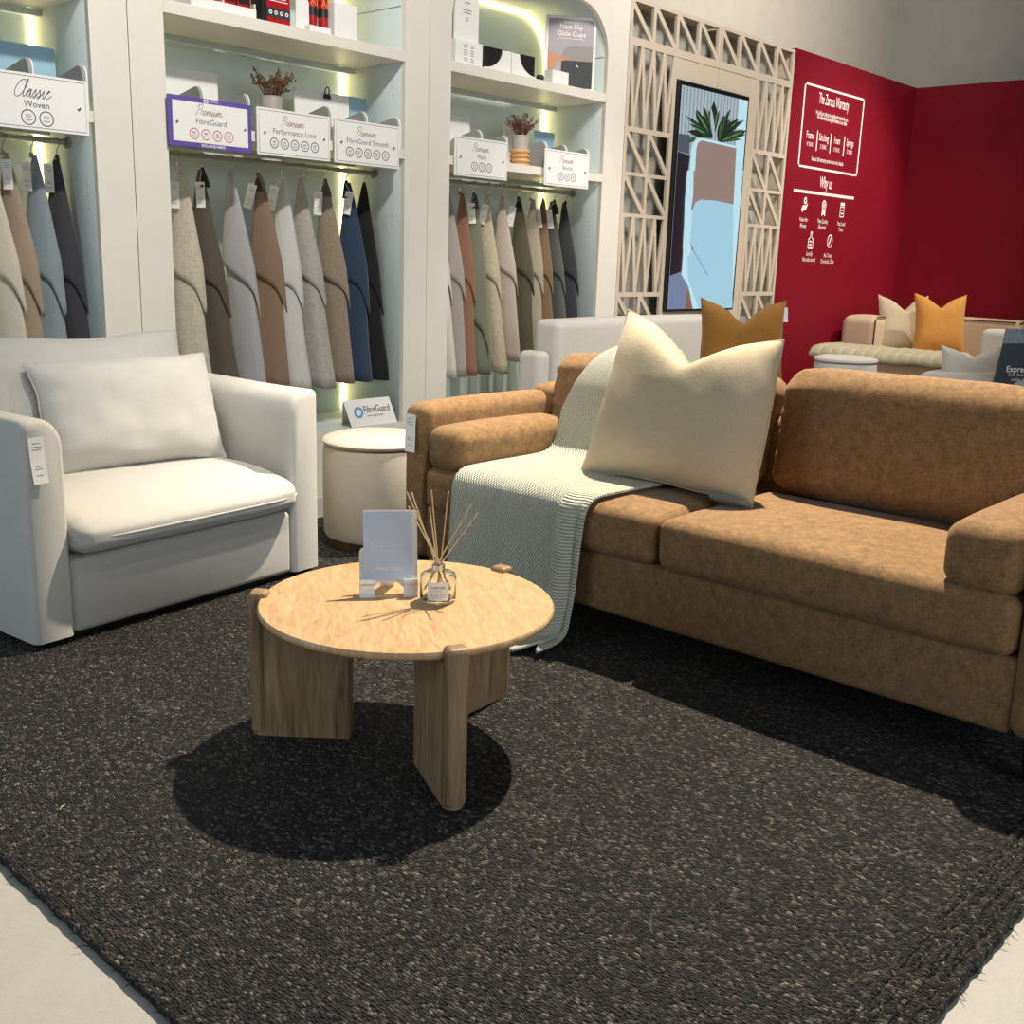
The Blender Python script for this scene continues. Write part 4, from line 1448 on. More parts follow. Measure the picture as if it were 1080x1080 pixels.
def arm_mb(x0, x1, inner):
    """sleek arm: outer top edge crisp, inner top edge well rounded, front edge rounded"""
    w = x1 - x0
    z0, zt = .038, .792
    prof = []
    rr_, ri = .022, .085
    sec = [(0, z0)]
    sec += [(rr_ - rr_ * math.cos(k / 5 * PI / 2), zt - rr_ + rr_ * math.sin(k / 5 * PI / 2)) for k in range(6)]
    sec += [(w - ri + ri * math.sin(k / 8 * PI / 2), zt - ri * 1.15 + ri * 1.15 * math.cos(k / 8 * PI / 2)) for k in range(9)]
    sec += [(w, z0 + (zt - .1 - z0) * k / 6) for k in range(5, -1, -1)]
    vs, fs = [], []
    n = len(sec)
    ys = [0.0, .004, .012, .025, .05] + list(np.linspace(.1, CD, 10))
    cxm, czm = w / 2, (z0 + zt) / 2
    for y in ys:
        ins = .020 * (1 - min(1, y / .022)) ** 2
        ztl = .018 * max(0, (y - .25) / (CD - .25))
        for (x, z) in sec:
            xx = x if not inner else x
            sx_ = 1 - ins * 2 / w
            sz_ = 1 - ins * 2 / (zt - z0)
            X = cxm + (xx - cxm) * sx_
            Z_ = z0 + (z - z0) * (1 - ins / (zt - z0)) + ztl * (z - z0) / (zt - z0)
            vs.append((X, y, Z_ - RT))
    for i in range(len(ys) - 1):
        for k in range(n):
            fs.append((i * n + k, i * n + (k + 1) % n, (i + 1) * n + (k + 1) % n, (i + 1) * n + k))
    fs.append(tuple(range(n - 1, -1, -1)))
    fs.append(tuple((len(ys) - 1) * n + k for k in range(n)))
    if inner:   # mirrored for the right arm
        vs = [(x1 - p[0], p[1], p[2]) for p in vs]
    else:
        vs = [(x0 + p[0], p[1], p[2]) for p in vs]
    return MB().add(vs, fs)


AWD = .148
arm_mb(0, AWD, False).build('arm', M['linen'], chair, angle=50)
arm_mb(CW - AWD, CW, True).build('arm', M['linen'], chair, angle=50)
cc(AWD + .004, CW - AWD - .004, .012, CD - .1, .038, .300, .02, (0, 0.006, 0)).build('base', M['linen'], chair)
cc(AWD - .01, CW - AWD + .01, CD - .20, CD + .01, .038, .775, .04).build('back_frame', M['linen'], chair)
cc(.03, CW - .03, .04, CD - .04, RT, .044, .004).build('plinth', M['blackwood'], chair)


def seat_ex(P, U):
    P = P.copy()
    f = np.clip(-U[:, 1], 0, 1) ** 3          # knife edge at the front
    P[:, 2] = P[:, 2] * (1 - .45 * f) - .012 * f
    P[:, 1] -= .02 * f * (1 - np.abs(U[:, 0]) ** 6)
    P[:, 0] *= 1 + .025 * f
    return P


seat = cc(AWD + .006, CW - AWD - .006, -.045, .76, .302, .478, .06, (.002, .008, .022), .004, (18, 14, 5), 4., seat_ex).build('seat_cushion', M['linen'], chair)
sm_ = MB()
pts = []
for k in range(33):
    u = -1 + 2 * k / 32
    hw = (CW - 2 * AWD - .012) / 2
    pts.append((CW / 2 + u * hw * 1.02, -.045 - .022 * (1 - abs(u) ** 6) - .007 * (1 - u * u) + .03 * abs(u) ** 10, .378 - RT))
sm_.tube(pts, .004, 6)
sm_.build('front_seam', M['linen'], seat)


def lean_pillow(parent, name, x0, x1, yb, zb, h, t, leanang, rot, mat, seed, pinch, wr, chop=0.0, sag=.0, ears=.0):
    w = x1 - x0
    mb, rim = pillow_mb(w, h, t, chop, pinch, 30, seed, wr, .5, sag, ears)
    a = R(leanang)
    cr_, sr_ = math.cos(R(rot)), math.sin(R(rot))

    def tf(p):
        x, y, z = p[0], p[1] + h / 2, p[2]
        Y = y * math.sin(a) - z * math.cos(a)
        Zz = y * math.cos(a) + z * math.sin(a)
        return ((x * cr_ - Y * sr_) + (x0 + x1) / 2, (x * sr_ + Y * cr_) + yb, Zz + zb - RT)
    mb.v = [tf(p) for p in mb.v]
    o = mb.build(name, mat, parent, angle=70)
    rim = [tf(p) for p in rim]
    MB().tube(rim + [rim[0]], .004, 6, caps=False).build('edge_seam', mat, o)
    return o


lean_pillow(chair, 'back_cushion', .175, 1.19, .68, .47, .52, .24, 12, 0, M['linen'], 3.0, .03, .010, ears=.02, sag=.0)
tp = Vector((.047, -.004, .735 - RT))
hang_tag(chair, tp, (1, 0, 0), (0, 0, 1), (0, -1, 0), .052, .150, .10)

# lumbar pillow lies loose on the armchair
cm = chair.matrix_basis.copy() if False else Matrix.Translation(CO) @ Matrix.Rotation(CA, 4, 'Z')
lum = bpy.data.objects.new('lumbar_cushion', None)
lum.empty_display_size = .1
COL.objects.link(lum)
lum.matrix_world = cm @ Matrix.Translation((.74, .40, .485 - RT)) @ Matrix.Rotation(R(-7), 4, 'Z')
tag(lum, 'loose off-white lumbar cushion leaning in the linen armchair', 'cushion')
lean_pillow(lum, 'cover', -.375, .375, .03, .0 + RT, .445, .22, 20, 0, M['linen'], 9.0, .035, .009, ears=.0)

# ------------------------------------------------------------------ ottoman
OC = Vector((3.205, 3.765, RT))
ott = thing('ottoman', 'round cream ottoman on a dark wooden ring between armchair and brown sofa', 'ottoman', OC)
r_ = .252
MB().lathe([(0, .035), (r_ - .02, .035), (r_ - .006, .042), (r_, .06), (r_ + .004, .25), (r_ + .002, .44), (r_ - .004, .462), (r_ - .014, .468), (0, .468)], 72).build('body', M['boucle'], ott)
MB().lathe([(0, .468), (r_ - .014, .470), (r_ + .001, .476), (r_ + .004, .486), (r_ - .004, .498), (r_ - .05, .512), (r_ * .5, .521), (0, .524)], 72).build('seat_pad', M['boucle'], ott)
MB().lathe([(0, 0), (r_ - .022, 0), (r_ - .018, .034), (0, .036)], 72).build('base_ring', M['darkwood'], ott)

# ------------------------------------------------------------------ signs on the middle shelves
SGW, SGH = .447, .222


def make_sign(xc, word, sub, n_ic, label, inkc='ink', purple=False, w=SGW, scr='inkbronze'):
    t = thing('shelf_sign', label, 'sign', (xc, YC - .022, 1.905), 0, 'signs along the middle shelves')
    cz = .005
    o = Vector((0, -.004, cz))
    if purple:
        MB().box(-w / 2, w / 2, -.004, .004, cz - SGH / 2, cz + SGH / 2, r=.001).build('border_board', M['purple'], t, smooth=False)
        MB().box(-w / 2 + .022, w / 2 - .022, -.0062, -.0035, cz - SGH / 2 + .022, cz + SGH / 2 - .022).build('board', M['white'], t, smooth=False)
        f0 = Vector((0, -.0068, cz))
        lettering('EXCLUSIVE FABRIC', .017, Vector((0.01, -.0046, cz - SGH / 2 + .011)), X3, Z3, M['inkwhite'], t, bold=.02, width=.13)
        lettering('ZAROCA', .011, Vector((.02, -.0046, cz + SGH / 2 - .011)), X3, Z3, M['inkwhite'], t, width=.045)
        lg_ = MB(); ring_mb(lg_, (-.030, 0), .006, .005, Vector((0, -.0046, cz + SGH / 2 - .011)), X3, Z3); ring_mb(lg_, (-.020, 0), .006, .005, Vector((0, -.0046, cz + SGH / 2 - .011)), X3, Z3)
        lg_.build('printed_mark', M['inkwhite'], t, smooth=False, recalc=False)
    else:
        MB().box(-w / 2, w / 2, -.005, .004, cz - SGH / 2, cz + SGH / 2, r=.001).build('board', M['white'], t, smooth=False)
        f0 = Vector((0, -.0056, cz))
        ln_ = MB()
        a, b = w / 2 - .011, SGH / 2 - .011
        ln_.ribbon([(-a, -b), (a, -b), (a, b), (-a, b), (-a, -b)], .0022, f0, X3, Z3)
        ln_.build('border_line', M['ink'], t, smooth=False, recalc=False)
    sh_ = .047 if word == 'Premium' else .068
    script_word(word, sh_, f0 + Z3 * (.058 if word == 'Premium' else .050) + X3 * (-.005), X3, Z3, M[scr], t, w=.0024 if word == 'Premium' else .003)
    lettering(sub, .036, f0 + Z3 * (.006 if word == 'Premium' else -.010), X3, Z3, M['inkgrey'] if word == 'Premium' else M['ink'], t, bold=.004)
    ri = MB()
    pitch = .062 if n_ic > 2 else .076
    rad = .0235 if n_ic > 2 else .029
    zi = -.050 if word == 'Premium' else -.062
    for k in range(n_ic):
        c = ((k - (n_ic - 1) / 2) * pitch, zi)
        ring_mb(ri, c, rad, .0042, f0, X3, Z3)
    ri.build('icon_ring', M[inkc], t, smooth=False, recalc=False)
    gi = MB()
    for k in range(n_ic):
        c = ((k - (n_ic - 1) / 2) * pitch, zi)
        s = rad * .34
        gi.ribbon([(c[0] - s, c[1] + s * 1.1), (c[0] + s, c[1] + s * 1.1), (c[0] + s, c[1]), (c[0] - s, c[1]), (c[0] - s, c[1] + s * 1.1)], .002, f0, X3, Z3)
        gi.ribbon([(c[0] - s, c[1] + s * .55), (c[0] + s, c[1] + s * .55)], .002, f0, X3, Z3)
        gi.ribbon([(c[0] - s * 1.5, c[1] - s * .9), (c[0], c[1] - s * 1.3), (c[0] + s * 1.5, c[1] - s * .9)], .003, f0, X3, Z3)
    gi.build('icon_glyph', M['inkgrey'], t, smooth=False, recalc=False)
    kn = MB()
    for s in (-1, 1):
        x = s * (w / 2 - .042)
        o_ = len(kn.v)
        kn.lathe([(0, 0), (.007, 0), (.007, .004), (.004, .006), (0, .006)], 14)
        for q in range(o_, len(kn.v)):
            X_, Y_, Z_ = kn.v[q]
            kn.v[q] = (x + X_, -.0056 - Z_, cz - .005 + Y_)
    kn.build('screw_cap', M['chrome'], t)
    return t


make_sign(2.118, 'Classic', 'Woven', 2, 'white sign with dark handwritten Classic on the leftmost cabinet shelf', 'ink', False, SGW, 'ink')
make_sign(2.946, 'Premium', 'FibreGuard', 4, 'purple-bordered white sign with four pink rings in the middle cabinet', 'inkpink', True)
make_sign(3.425, 'Premium', 'Performance Luxe', 5, 'white sign with five dark rings in the centre of the middle cabinet shelf', 'ink')
make_sign(3.902, 'Premium', 'FibreGuard Smooth', 5, 'white sign with five dark rings at the right end of the middle cabinet', 'ink')
make_sign(4.781, 'Premium', 'Plush', 3, 'white three-ring sign at the left of the right cabinet shelf', 'ink')
make_sign(5.578, 'Premium', 'Boucle', 3, 'white three-ring sign at the right end of the right cabinet shelf', 'ink')

# ------------------------------------------------------------------ shelf contents
SHZ = 1.908
UPZ = 2.426


def card(name, label, cat, px0, px1, pyt, Y, mat, thick=.012, zb=SHZ, leanback=.03, group=None):
    """upright board leaning back, standing on a shelf; edges found where the photo shows them"""
    a = at(px0, pyt, 'y', Y); b = at(px1, pyt, 'y', Y)
    w = b.x - a.x; top_ = (a.z + b.z) / 2
    t = MB()
    t.prism([(-w / 2, 0), (-w / 2, top_ - zb), (w / 2, top_ - zb), (w / 2, 0)], (0, 0, 0), X3, Vector((0, leanback, 1)), (0, thick, 0))
    o = t.build(name, mat, None, smooth=False)
    o.location = ((a.x + b.x) / 2, Y - leanback * .2, zb)
    return tag(o, label, cat, group)


def folder(px, pyt, Y, w, label, mat=None):
    """swatch folder: grey board with clipped round corner, white edge, seen from its long side"""
    p = at(px, pyt, 'y', Y)
    h = p.z - SHZ
    t = thing('swatch_folder', label, 'folder', (p.x, Y, SHZ), 0, 'swatch folders behind the signs')
    prof = [(0, 0), (w, 0), (w, h - .045)]
    for k in range(7):
        a_ = PI / 2 * k / 6
        prof.append((w - .035 + .035 * math.cos(a_), h - .045 + .045 * math.sin(a_)))
    prof += [(.04, h - .045), (.01, h - .07), (0.0, h - .10)]
    dv = Vector((.12, -1, 0)).normalized()
    ox_ = -dv * (w - .03)
    MB().prism(prof, ox_, dv, Z3, Vector((.012, 0, 0))).build('leaf', mat or M['greycard'], t, smooth=False)
    MB().prism([(x + .005, z + .003 if z > 0 else z) for x, z in prof], ox_ + Vector((.0125, 0, 0)), dv, Z3, Vector((.007, 0, 0))).build('edge_leaf', M['white'], t, smooth=False)
    return t


# left cabinet
card('backing_card', 'pale blue card standing behind the Classic sign', 'card', -10, 57, 46, 5.02, M['paleblue'])
folder(25, 61, 4.76, .26, 'grey swatch folder behind the Classic sign, left one')
folder(82, 69, 4.76, .26, 'grey swatch folder behind the right end of the Classic sign')
# middle cabinet
card('backing_card', 'pale pink-white card standing behind the purple-bordered sign', 'card', 174, 229, 74, 5.0, M['white'])
card('backing_card', 'white card with a black clip behind the centre sign', 'card', 311, 368, 97, 5.0, M['white'])
card('backing_card', 'pale blue card standing right of the clipped white card', 'card', 369, 386, 103, 5.03, M['paleblue'])
for px, py, lab in ((206, 91, 'grey swatch folder behind the left half of the purple-bordered sign'), (255, 99, 'grey swatch folder between the purple-bordered sign and the flower vase'),
                    (342, 112, 'grey swatch folder above the right half of the centre sign'), (380, 118, 'grey swatch folder above the left half of the rightmost sign in the middle cabinet'), (415, 124, 'grey swatch folder beside the right wall of the middle cabinet')):
    folder(px, py, 4.765, .25, lab)
# right cabinet
card('backing_card', 'white card standing at the left end of the right cabinet shelf', 'card', 470, 496, 122, 5.0, M['white'])
card('backing_card', 'small white card standing behind the right cabinet flower vase', 'card', 533, 556, 133, 5.1, M['white'])
card('backing_card', 'pale sage card standing right of the right cabinet flower vase', 'card', 565, 585, 139, 5.02, M['paleblue'])
for px, py, lab in ((502, 137, 'grey swatch folder above the left three-ring sign'), (529, 143, 'grey swatch folder behind the right edge of the left three-ring sign'),
                    (571, 149, 'grey swatch folder beside the ribbed wooden pot'), (592, 153, 'grey swatch folder above the right three-ring sign'), (615, 157, 'grey swatch folder beside the right wall of the right cabinet')):
    folder(px, py, 4.765, .25, lab)

# black bulldog clip
p = at(346, 100, 'y', 4.985)
clip = thing('binder_clip', 'black binder clip on the top edge of the white card', 'clip', (p.x, 4.995, p.z - .02))
MB().prism([(-.022, 0), (.022, 0), (.016, .022), (-.016, .022)], (0, -.010, 0), X3, Z3, (0, .034, 0)).build('jaw', M['black'], clip, smooth=False)
hd = MB()
hd.tube([(-.012, .0, .02), (-.014, -.004, .045), (-.006, -.006, .058), (.006, -.006, .058), (.014, -.004, .045), (.012, .0, .02)], .004, 6)
hd.build('handle', M['black'], clip)


def flower_vase(px, pyb_top, Y, wpx, label, ribbed, rad):
    p = at(px, pyb_top, 'y', Y)
    t = thing('dried_flower_vase', label, 'vase', (p.x, Y, SHZ), 0, None)
    zt = p.z - SHZ
    prof = []
    zb = zt - .085
    if ribbed:
        st = []
        n = 4
        for k in range(n):
            for q in range(7):
                a_ = PI * q / 6
                st.append((rad * .98 + .010 * math.sin(a_), zb * (k + q / 6) / n))
        st = [(0, 0)] + st + [(0, zb)]
        MB().lathe(st, 40).build('ribbed_pot', M['terrawood'], t)
    else:
        MB().lathe([(0, 0), (rad * .96, 0), (rad, .01), (rad, zb), (0, zb)], 40).build('wooden_pot', M['terrawood'], t)
    MB().lathe([(0, zb), (rad * .92, zb), (rad * .95, zt), (rad * .86, zt), (rad * .84, zt - .03), (0, zt - .03)], 40).build('ceramic_rim', M['vase'], t)
    rr = random.Random(int(px))
    fm = MB()
    for k in range(64):
        a_ = rr.uniform(0, 2 * PI); sp_ = rr.uniform(.02, .115); hh = rr.uniform(.04, .115)
        b = Vector((rad * .5 * math.cos(a_) * rr.random(), rad * .5 * math.sin(a_) * rr.random(), zt - .03))
        e = b + Vector((math.cos(a_) * sp_, math.sin(a_) * sp_ * .8, hh + .03 + rr.uniform(-.01, .02)))
        mpt = b.lerp(e, .55) + Vector((0, 0, .02))
        fm.tube([b, mpt, e], [.002, .0016, .001], 4)
        for q in range(7):
            f0 = mpt.lerp(e, rr.random())
            v = Vector((rr.uniform(-1, 1), rr.uniform(-1, 1), rr.uniform(-.2, 1))).normalized() * rr.uniform(.008, .022)
            fm.tube([f0, f0 + v * .6, f0 + v], [.0012, .0035, .001], 4)
    fm.build('dried_flowers', M['dry'], t)
    return t


flower_vase(286, 102, 4.92, 28, 'grey vase of dried brown flowers between two signs in the middle cabinet', False, .060)
flower_vase(549, 143, 4.90, 24, 'dried flowers in a ribbed wooden pot between two three-ring signs', True, .058)


# top shelves --------------------------------------------------
def print_box(name, label, cat, x0, x1, y0, y1, z0, h, mat, extra=None, group=None):
    t = thing(name, label, cat, ((x0 + x1) / 2, (y0 + y1) / 2, z0), 0, group)
    w, d = x1 - x0, y1 - y0
    MB().box(-w / 2, w / 2, -d / 2, d / 2, 0, h, r=.0015).build('carton', mat, t, smooth=False)
    return t, w, d


def xs(px, Y=4.72, py=30):
    return at(px, py, 'y', Y).x


# red cartons and cans on the middle cabinet's top shelf
tr_ = thing('display_tray', 'low white tray of red packs at the left of the middle cabinet top shelf', 'tray', (xs(230, 4.74, 10), 4.80, UPZ))
tm = MB()
x0_, x1_ = xs(200, 4.74, 5) - xs(230, 4.74, 10), xs(269, 4.74, 14) - xs(230, 4.74, 10)
tm.box(x0_, x1_, -.07, -.065, 0, .045); tm.box(x0_, x1_, .065, .07, 0, .10); tm.box(x0_, x1_, -.065, .065, 0, .006)
mid = (x0_ + x1_) / 2
for x in (x0_, mid - .003, x1_ - .006):
    tm.box(x, x + .006, -.065, .065, 0, .07)
tm.build('tray_body', M['white'], tr_, smooth=False)
for k in range(4):
    xa_ = x0_ + .012 + k * (x1_ - x0_ - .02) / 4
    t, w, d = print_box('product_pack', ['leftmost red pack standing in the white tray', 'second red pack in the white tray', 'third red pack in the white tray', 'rightmost red pack in the white tray'][k], 'pack',
                        tr_.location.x + xa_, tr_.location.x + xa_ + .075, 4.75, 4.85, UPZ + .0065, .2, M['redcan'], group='red packs in the tray')
    MB().box(-w / 2 + .006, w / 2 - .006, -d / 2 - .001, -d / 2, .055, .085).build('print_band', M['black'], t, smooth=False)
t, w, d = print_box('product_carton', 'red and black printed carton beside the white tray on the top shelf', 'carton', xs(276, 4.74, 18), xs(305, 4.74, 22), 4.735, 4.83, UPZ, .30, M['black'])
MB().box(-w / 2 + .028, w / 2 + .001, -d / 2 - .0012, -d / 2 + .001, .0, .3).build('front_print', M['redcan'], t, smooth=False)
MB().box(-w / 2 + .028, w / 2 + .0012, -d / 2 - .002, -d / 2 - .0012, .028, .075).build('print_band', M['postercharcoal'], t, smooth=False)
im = MB()
for k in range(4):
    ring_mb(im, ((k - 1.5) * .032 + .014, .052), .007, .005, Vector((0, -d / 2 - .0026, 0)), X3, Z3)
for k in range(4):
    im.ribbon([(-.05, .105 + k * .012), (.06 - k * .012, .105 + k * .012)], .004, Vector((.01, -d / 2 - .0026, 0)), X3, Z3)
im.build('print_icons', M['inkwhite'], t, smooth=False, recalc=False)
bh = thing('brochure_holder', 'white curved card holder beside the red carton on the top shelf', 'holder', (xs(316, 4.8, 22), 4.82, UPZ))
MB().prism([(0, 0), (.11, 0), (.105, .07), (.085, .14), (.05, .20), (0, .24)], (-.03, -.03, 0), X3, Z3, (0, .004, 0)).build('side_wall', M['white'], bh, smooth=False)
MB().box(-.03, .08, -.03, .05, 0, .006).build('base', M['white'], bh, smooth=False)
ct = thing('can_tray', 'low white stand carrying two red spray cans on the top shelf', 'stand', (xs(338, 4.75, 28), 4.80, UPZ))
MB().box(-.075, .062, -.06, .06, 0, .035, r=.002).build('block', M['white'], ct, smooth=False)
for k, px in enumerate((331.5, 343)):
    x = xs(px, 4.78, 24)
    c = thing('spray_can', ['red spray can with orange letters, left of the pair', 'red spray can with orange letters, right of the pair'][k], 'can', (x, 4.80, UPZ + .0355), 0, 'red spray cans on the top shelf')
    MB().lathe([(0, 0), (.026, 0), (.027, .003), (.027, .165), (.024, .175), (.014, .185), (0, .187)], 28).build('can_body', M['redcan'], c)
    MB().lathe([(0.0272, .055), (.0276, .055), (.0276, .095), (.0272, .095)], 28).build('print_band', M['black'], c)
    MB().lathe([(0, .187), (.017, .187), (.018, .21), (.013, .218), (0, .218)], 20).build('cap', M['black'], c)
    lettering('A!', .05, Vector((-.006, -.0285, .118)), X3, Z3, M['inkorange'], c, bold=.02)
    lettering('ANTI', .016, Vector((-.006, -.0285, .152)), X3, Z3, M['inkwhite'], c)
t, w, d = print_box('carton', 'plain white carton right of the red spray cans on the top shelf', 'carton', xs(352, 4.74, 22), xs(376, 4.74, 24), 4.735, 4.83, UPZ, .17, M['white'])

# right cabinet top shelf
lh = thing('leaflet_holder', 'tall white leaflet holder at the left of the right cabinet top shelf', 'holder', (xs(497, 4.74, 45), 4.78, UPZ))
x0_, x1_ = xs(483.5, 4.74, 45) - lh.location.x, xs(510.5, 4.74, 45) - lh.location.x
MB().box(x0_ - .012, x1_, -.03, .06, 0, .135, r=.001).build('pocket', M['white'], lh, smooth=False)
MB().box(x0_, x1_ - .006, .045, .055, .13, .46).build('back_wall', M['white'], lh, smooth=False)
lf = thing('leaflet', 'printed white leaflet standing in the tall white holder', 'leaflet', (lh.location.x, 4.79, UPZ + .136))
MB().box(x0_ + .004, x1_ - .010, -.012, .0, 0, .30).build('sheet', M['white'], lf, smooth=False)
lx = MB()
rr = random.Random(3)
for z, w in ((.245, .10), (.21, .045), (.17, .07), (.155, .06), (.128, .02), (.115, .022)):
    lx.ribbon([(-w / 2, z), (w / 2, z)], .005, Vector((.0, -.0128, 0)), X3, Z3)
lx.build('printed_line', M['inkgrey'], lf, smooth=False, recalc=False)
lx = MB()
for z in (.112, .100, .082, .070, .058, .038, .026):
    for x, w in ((-.035, .03), (.02, .026)):
        lx.ribbon([(x - w / 2, z), (x + w / 2, z)], .004, Vector((.0, -.0308, 0)), X3, Z3)
lx.build('printed_line', M['inkgrey'], lh, smooth=False, recalc=False)


def curved_holder(pxa, pxb, label, flip, lab2):
    xa_, xb_ = xs(pxa, 4.73, 70), xs(pxb, 4.73, 75)
    w = xb_ - xa_
    t = thing('carton_holder', label, 'holder', ((xa_ + xb_) / 2, 4.79, UPZ))
    h = .125
    def pf():
        pts = []
        for k in range(9):
            a_ = PI / 2 * k / 8
            pts.append((-w / 2 + w * .68 * math.sin(a_) ** 1.0, .012 + (h - .012) * (1 - math.cos(a_))))
        poly = [(-w / 2, 0), (w / 2, 0), (w / 2, h), (-w / 2 + w * .68, h)] + pts[::-1][1:]
        return poly
    poly = pf()
    if flip:
        poly = [(-x, z) for x, z in poly]
    MB().prism(poly, (0, -.056, 0), X3, Z3, (0, .004, 0)).build('front_wall', M['white'], t, smooth=False)
    MB().box(-w / 2, w / 2, -.052, .056, 0, .005).build('base', M['white'], t, smooth=False)
    s = 1 if not flip else -1
    a_, b_ = sorted((s * w / 2, s * (w / 2 - .004)))
    MB().box(a_, b_, -.052, .056, 0.005, h).build('side_wall', M['white'], t, smooth=False)
    MB().box(-w / 2, w / 2, .052, .056, .005, h + .03).build('back_wall', M['board_in'], t, smooth=False)
    c = thing('product_carton', lab2, 'carton', ((xa_ + xb_) / 2 - s * .012, 4.79, UPZ + .0055))
    MB().box(-w * .42, w * .42, -.048, .048, 0, h + .0, r=.002).build('carton', M['black'], c, smooth=False)


curved_holder(511, 539, 'white curved holder beside the leaflets on the right cabinet top shelf', False, 'black carton in the white holder beside the leaflets')
curved_holder(540, 566, 'white curved holder nearer the poster on the right cabinet top shelf', True, 'black carton in the white holder nearer the poster')
gl = thing('glide_cup', 'small black furniture glide cup lying on the right cabinet top shelf', 'cup', (xs(571, 4.76, 80), 4.77, UPZ + .022))
gm = MB()
gm.lathe([(0, -.020), (.016, -.020), (.024, -.010), (.026, .002), (.022, .018), (.012, .021), (0, .019)], 18)
gm.tube([(-.02, -.01, -.004), (-.045, -.015, -.008)], [.010, .013], 10)
gm.build('cup_body', M['black'], gl)
sb = thing('small_carton', 'small white open carton in front of the poster', 'carton', (xs(587, 4.73, 85), 4.765, UPZ))
x0_, x1_ = xs(576, 4.76, 85) - sb.location.x, xs(600, 4.73, 88) - sb.location.x
MB().box(x0_ + .03, x1_, -.03, -.026, 0, .082).build('front_wall', M['white'], sb, smooth=False)
MB().box(x0_ + .03, x0_ + .034, -.026, .04, 0, .082).build('side_wall', M['white'], sb, smooth=False)
MB().box(x0_ + .034, x1_, -.026, .04, 0, .006).build('base', M['white'], sb, smooth=False)
MB().box(x1_ - .004, x1_, -.026, .04, .006, .082).build('side_wall', M['white'], sb, smooth=False)
# poster in white frame
pc_ = at(600, 96, 'y', 4.84)
pw_ = .345
ph = .455
po = thing('poster_frame', 'white-framed glide cup poster standing on the right cabinet top shelf', 'poster', (pc_.x, 4.84, UPZ), R(-33))
MB().box(-pw_ / 2, pw_ / 2, 0, .014, 0, ph, r=.004).build('frame', M['white'], po, smooth=False)
sh = MB()
b = .018
X0, X1 = -pw_ / 2 + b, pw_ / 2 - b


def pflat(pts, mi, k):
    sh.add([(X0 + (X1 - X0) * u, -.0012 - .0004 * k, b + (ph - 2 * b) * v) for u, v in pts], [tuple(range(len(pts)))], mi)


pflat([(0, 0), (1, 0), (1, 1), (0, 1)], 0, 0)
pflat([(.30, 0), (1, 0), (1, .42), (.30, .42)], 2, 1)
arc = [(.30, .40), (1, .40), (1, .62)] + [(.30 + .30 * (1 - math.sin(a_)) * .9, .42 + .19 * math.cos(a_) ** .8 if a_ < PI / 2 - .01 else .42) for a_ in [k * PI / 16 for k in range(9)]]
pflat(arc, 1, 2)
pflat([(0, .26), (.12, .25), (.19, .28), (.17, .33), (.19, .38), (.30, .385), (.48, .41), (.49, .43), (.30, .45), (.15, .49), (.06, .51), (0, .52)], 3, 3)
pflat([(.62, .34), (.68, .30), (.69, .31), (.64, .35)], 4, 3)
sh.build('poster_print', [M['posterlilac'], M['postergrey'], M['postercharcoal'], M['skin'], M['white']], po, smooth=False, recalc=False)
lettering('ZAROCA', .020, Vector((0, -.003, ph * .915)), X3, Z3, M['inkwhite'], po, width=.11)
lettering('Non-Slip\nGlide Cups', .044, Vector((0, -.003, ph * .81)), X3, Z3, M['inkwhite'], po, bold=.01)
MB().ribbon([(-pw_ * .27, 0), (pw_ * .27, 0)], .003, Vector((0, -.003, ph * .70)), X3, Z3).build('printed_line', M['inkwhite'], po, smooth=False, recalc=False)

# ------------------------------------------------------------------ hanging fabric samples
UDIR = Vector((.60, -.80, 0)).normalized()      # across each drape
NDIR = Vector((-.80, -.60, 0)).normalized()     # its broad face
FAB = {}


def fab(c, tex=0.0):
    key = (c, tex)
    if key not in FAB:
        FAB[key] = mat_fabric('sample_cloth_%d_%d_%d' % c, tuple(x * .80 for x in rgb(*c)[:3]) + (1,), weave=700 if tex == 0 else 300, mottle=.04 + tex * .1, mscale=20 if tex == 0 else 60, fleck=.10 + tex * .2, bump=.3 + tex)
    return FAB[key]


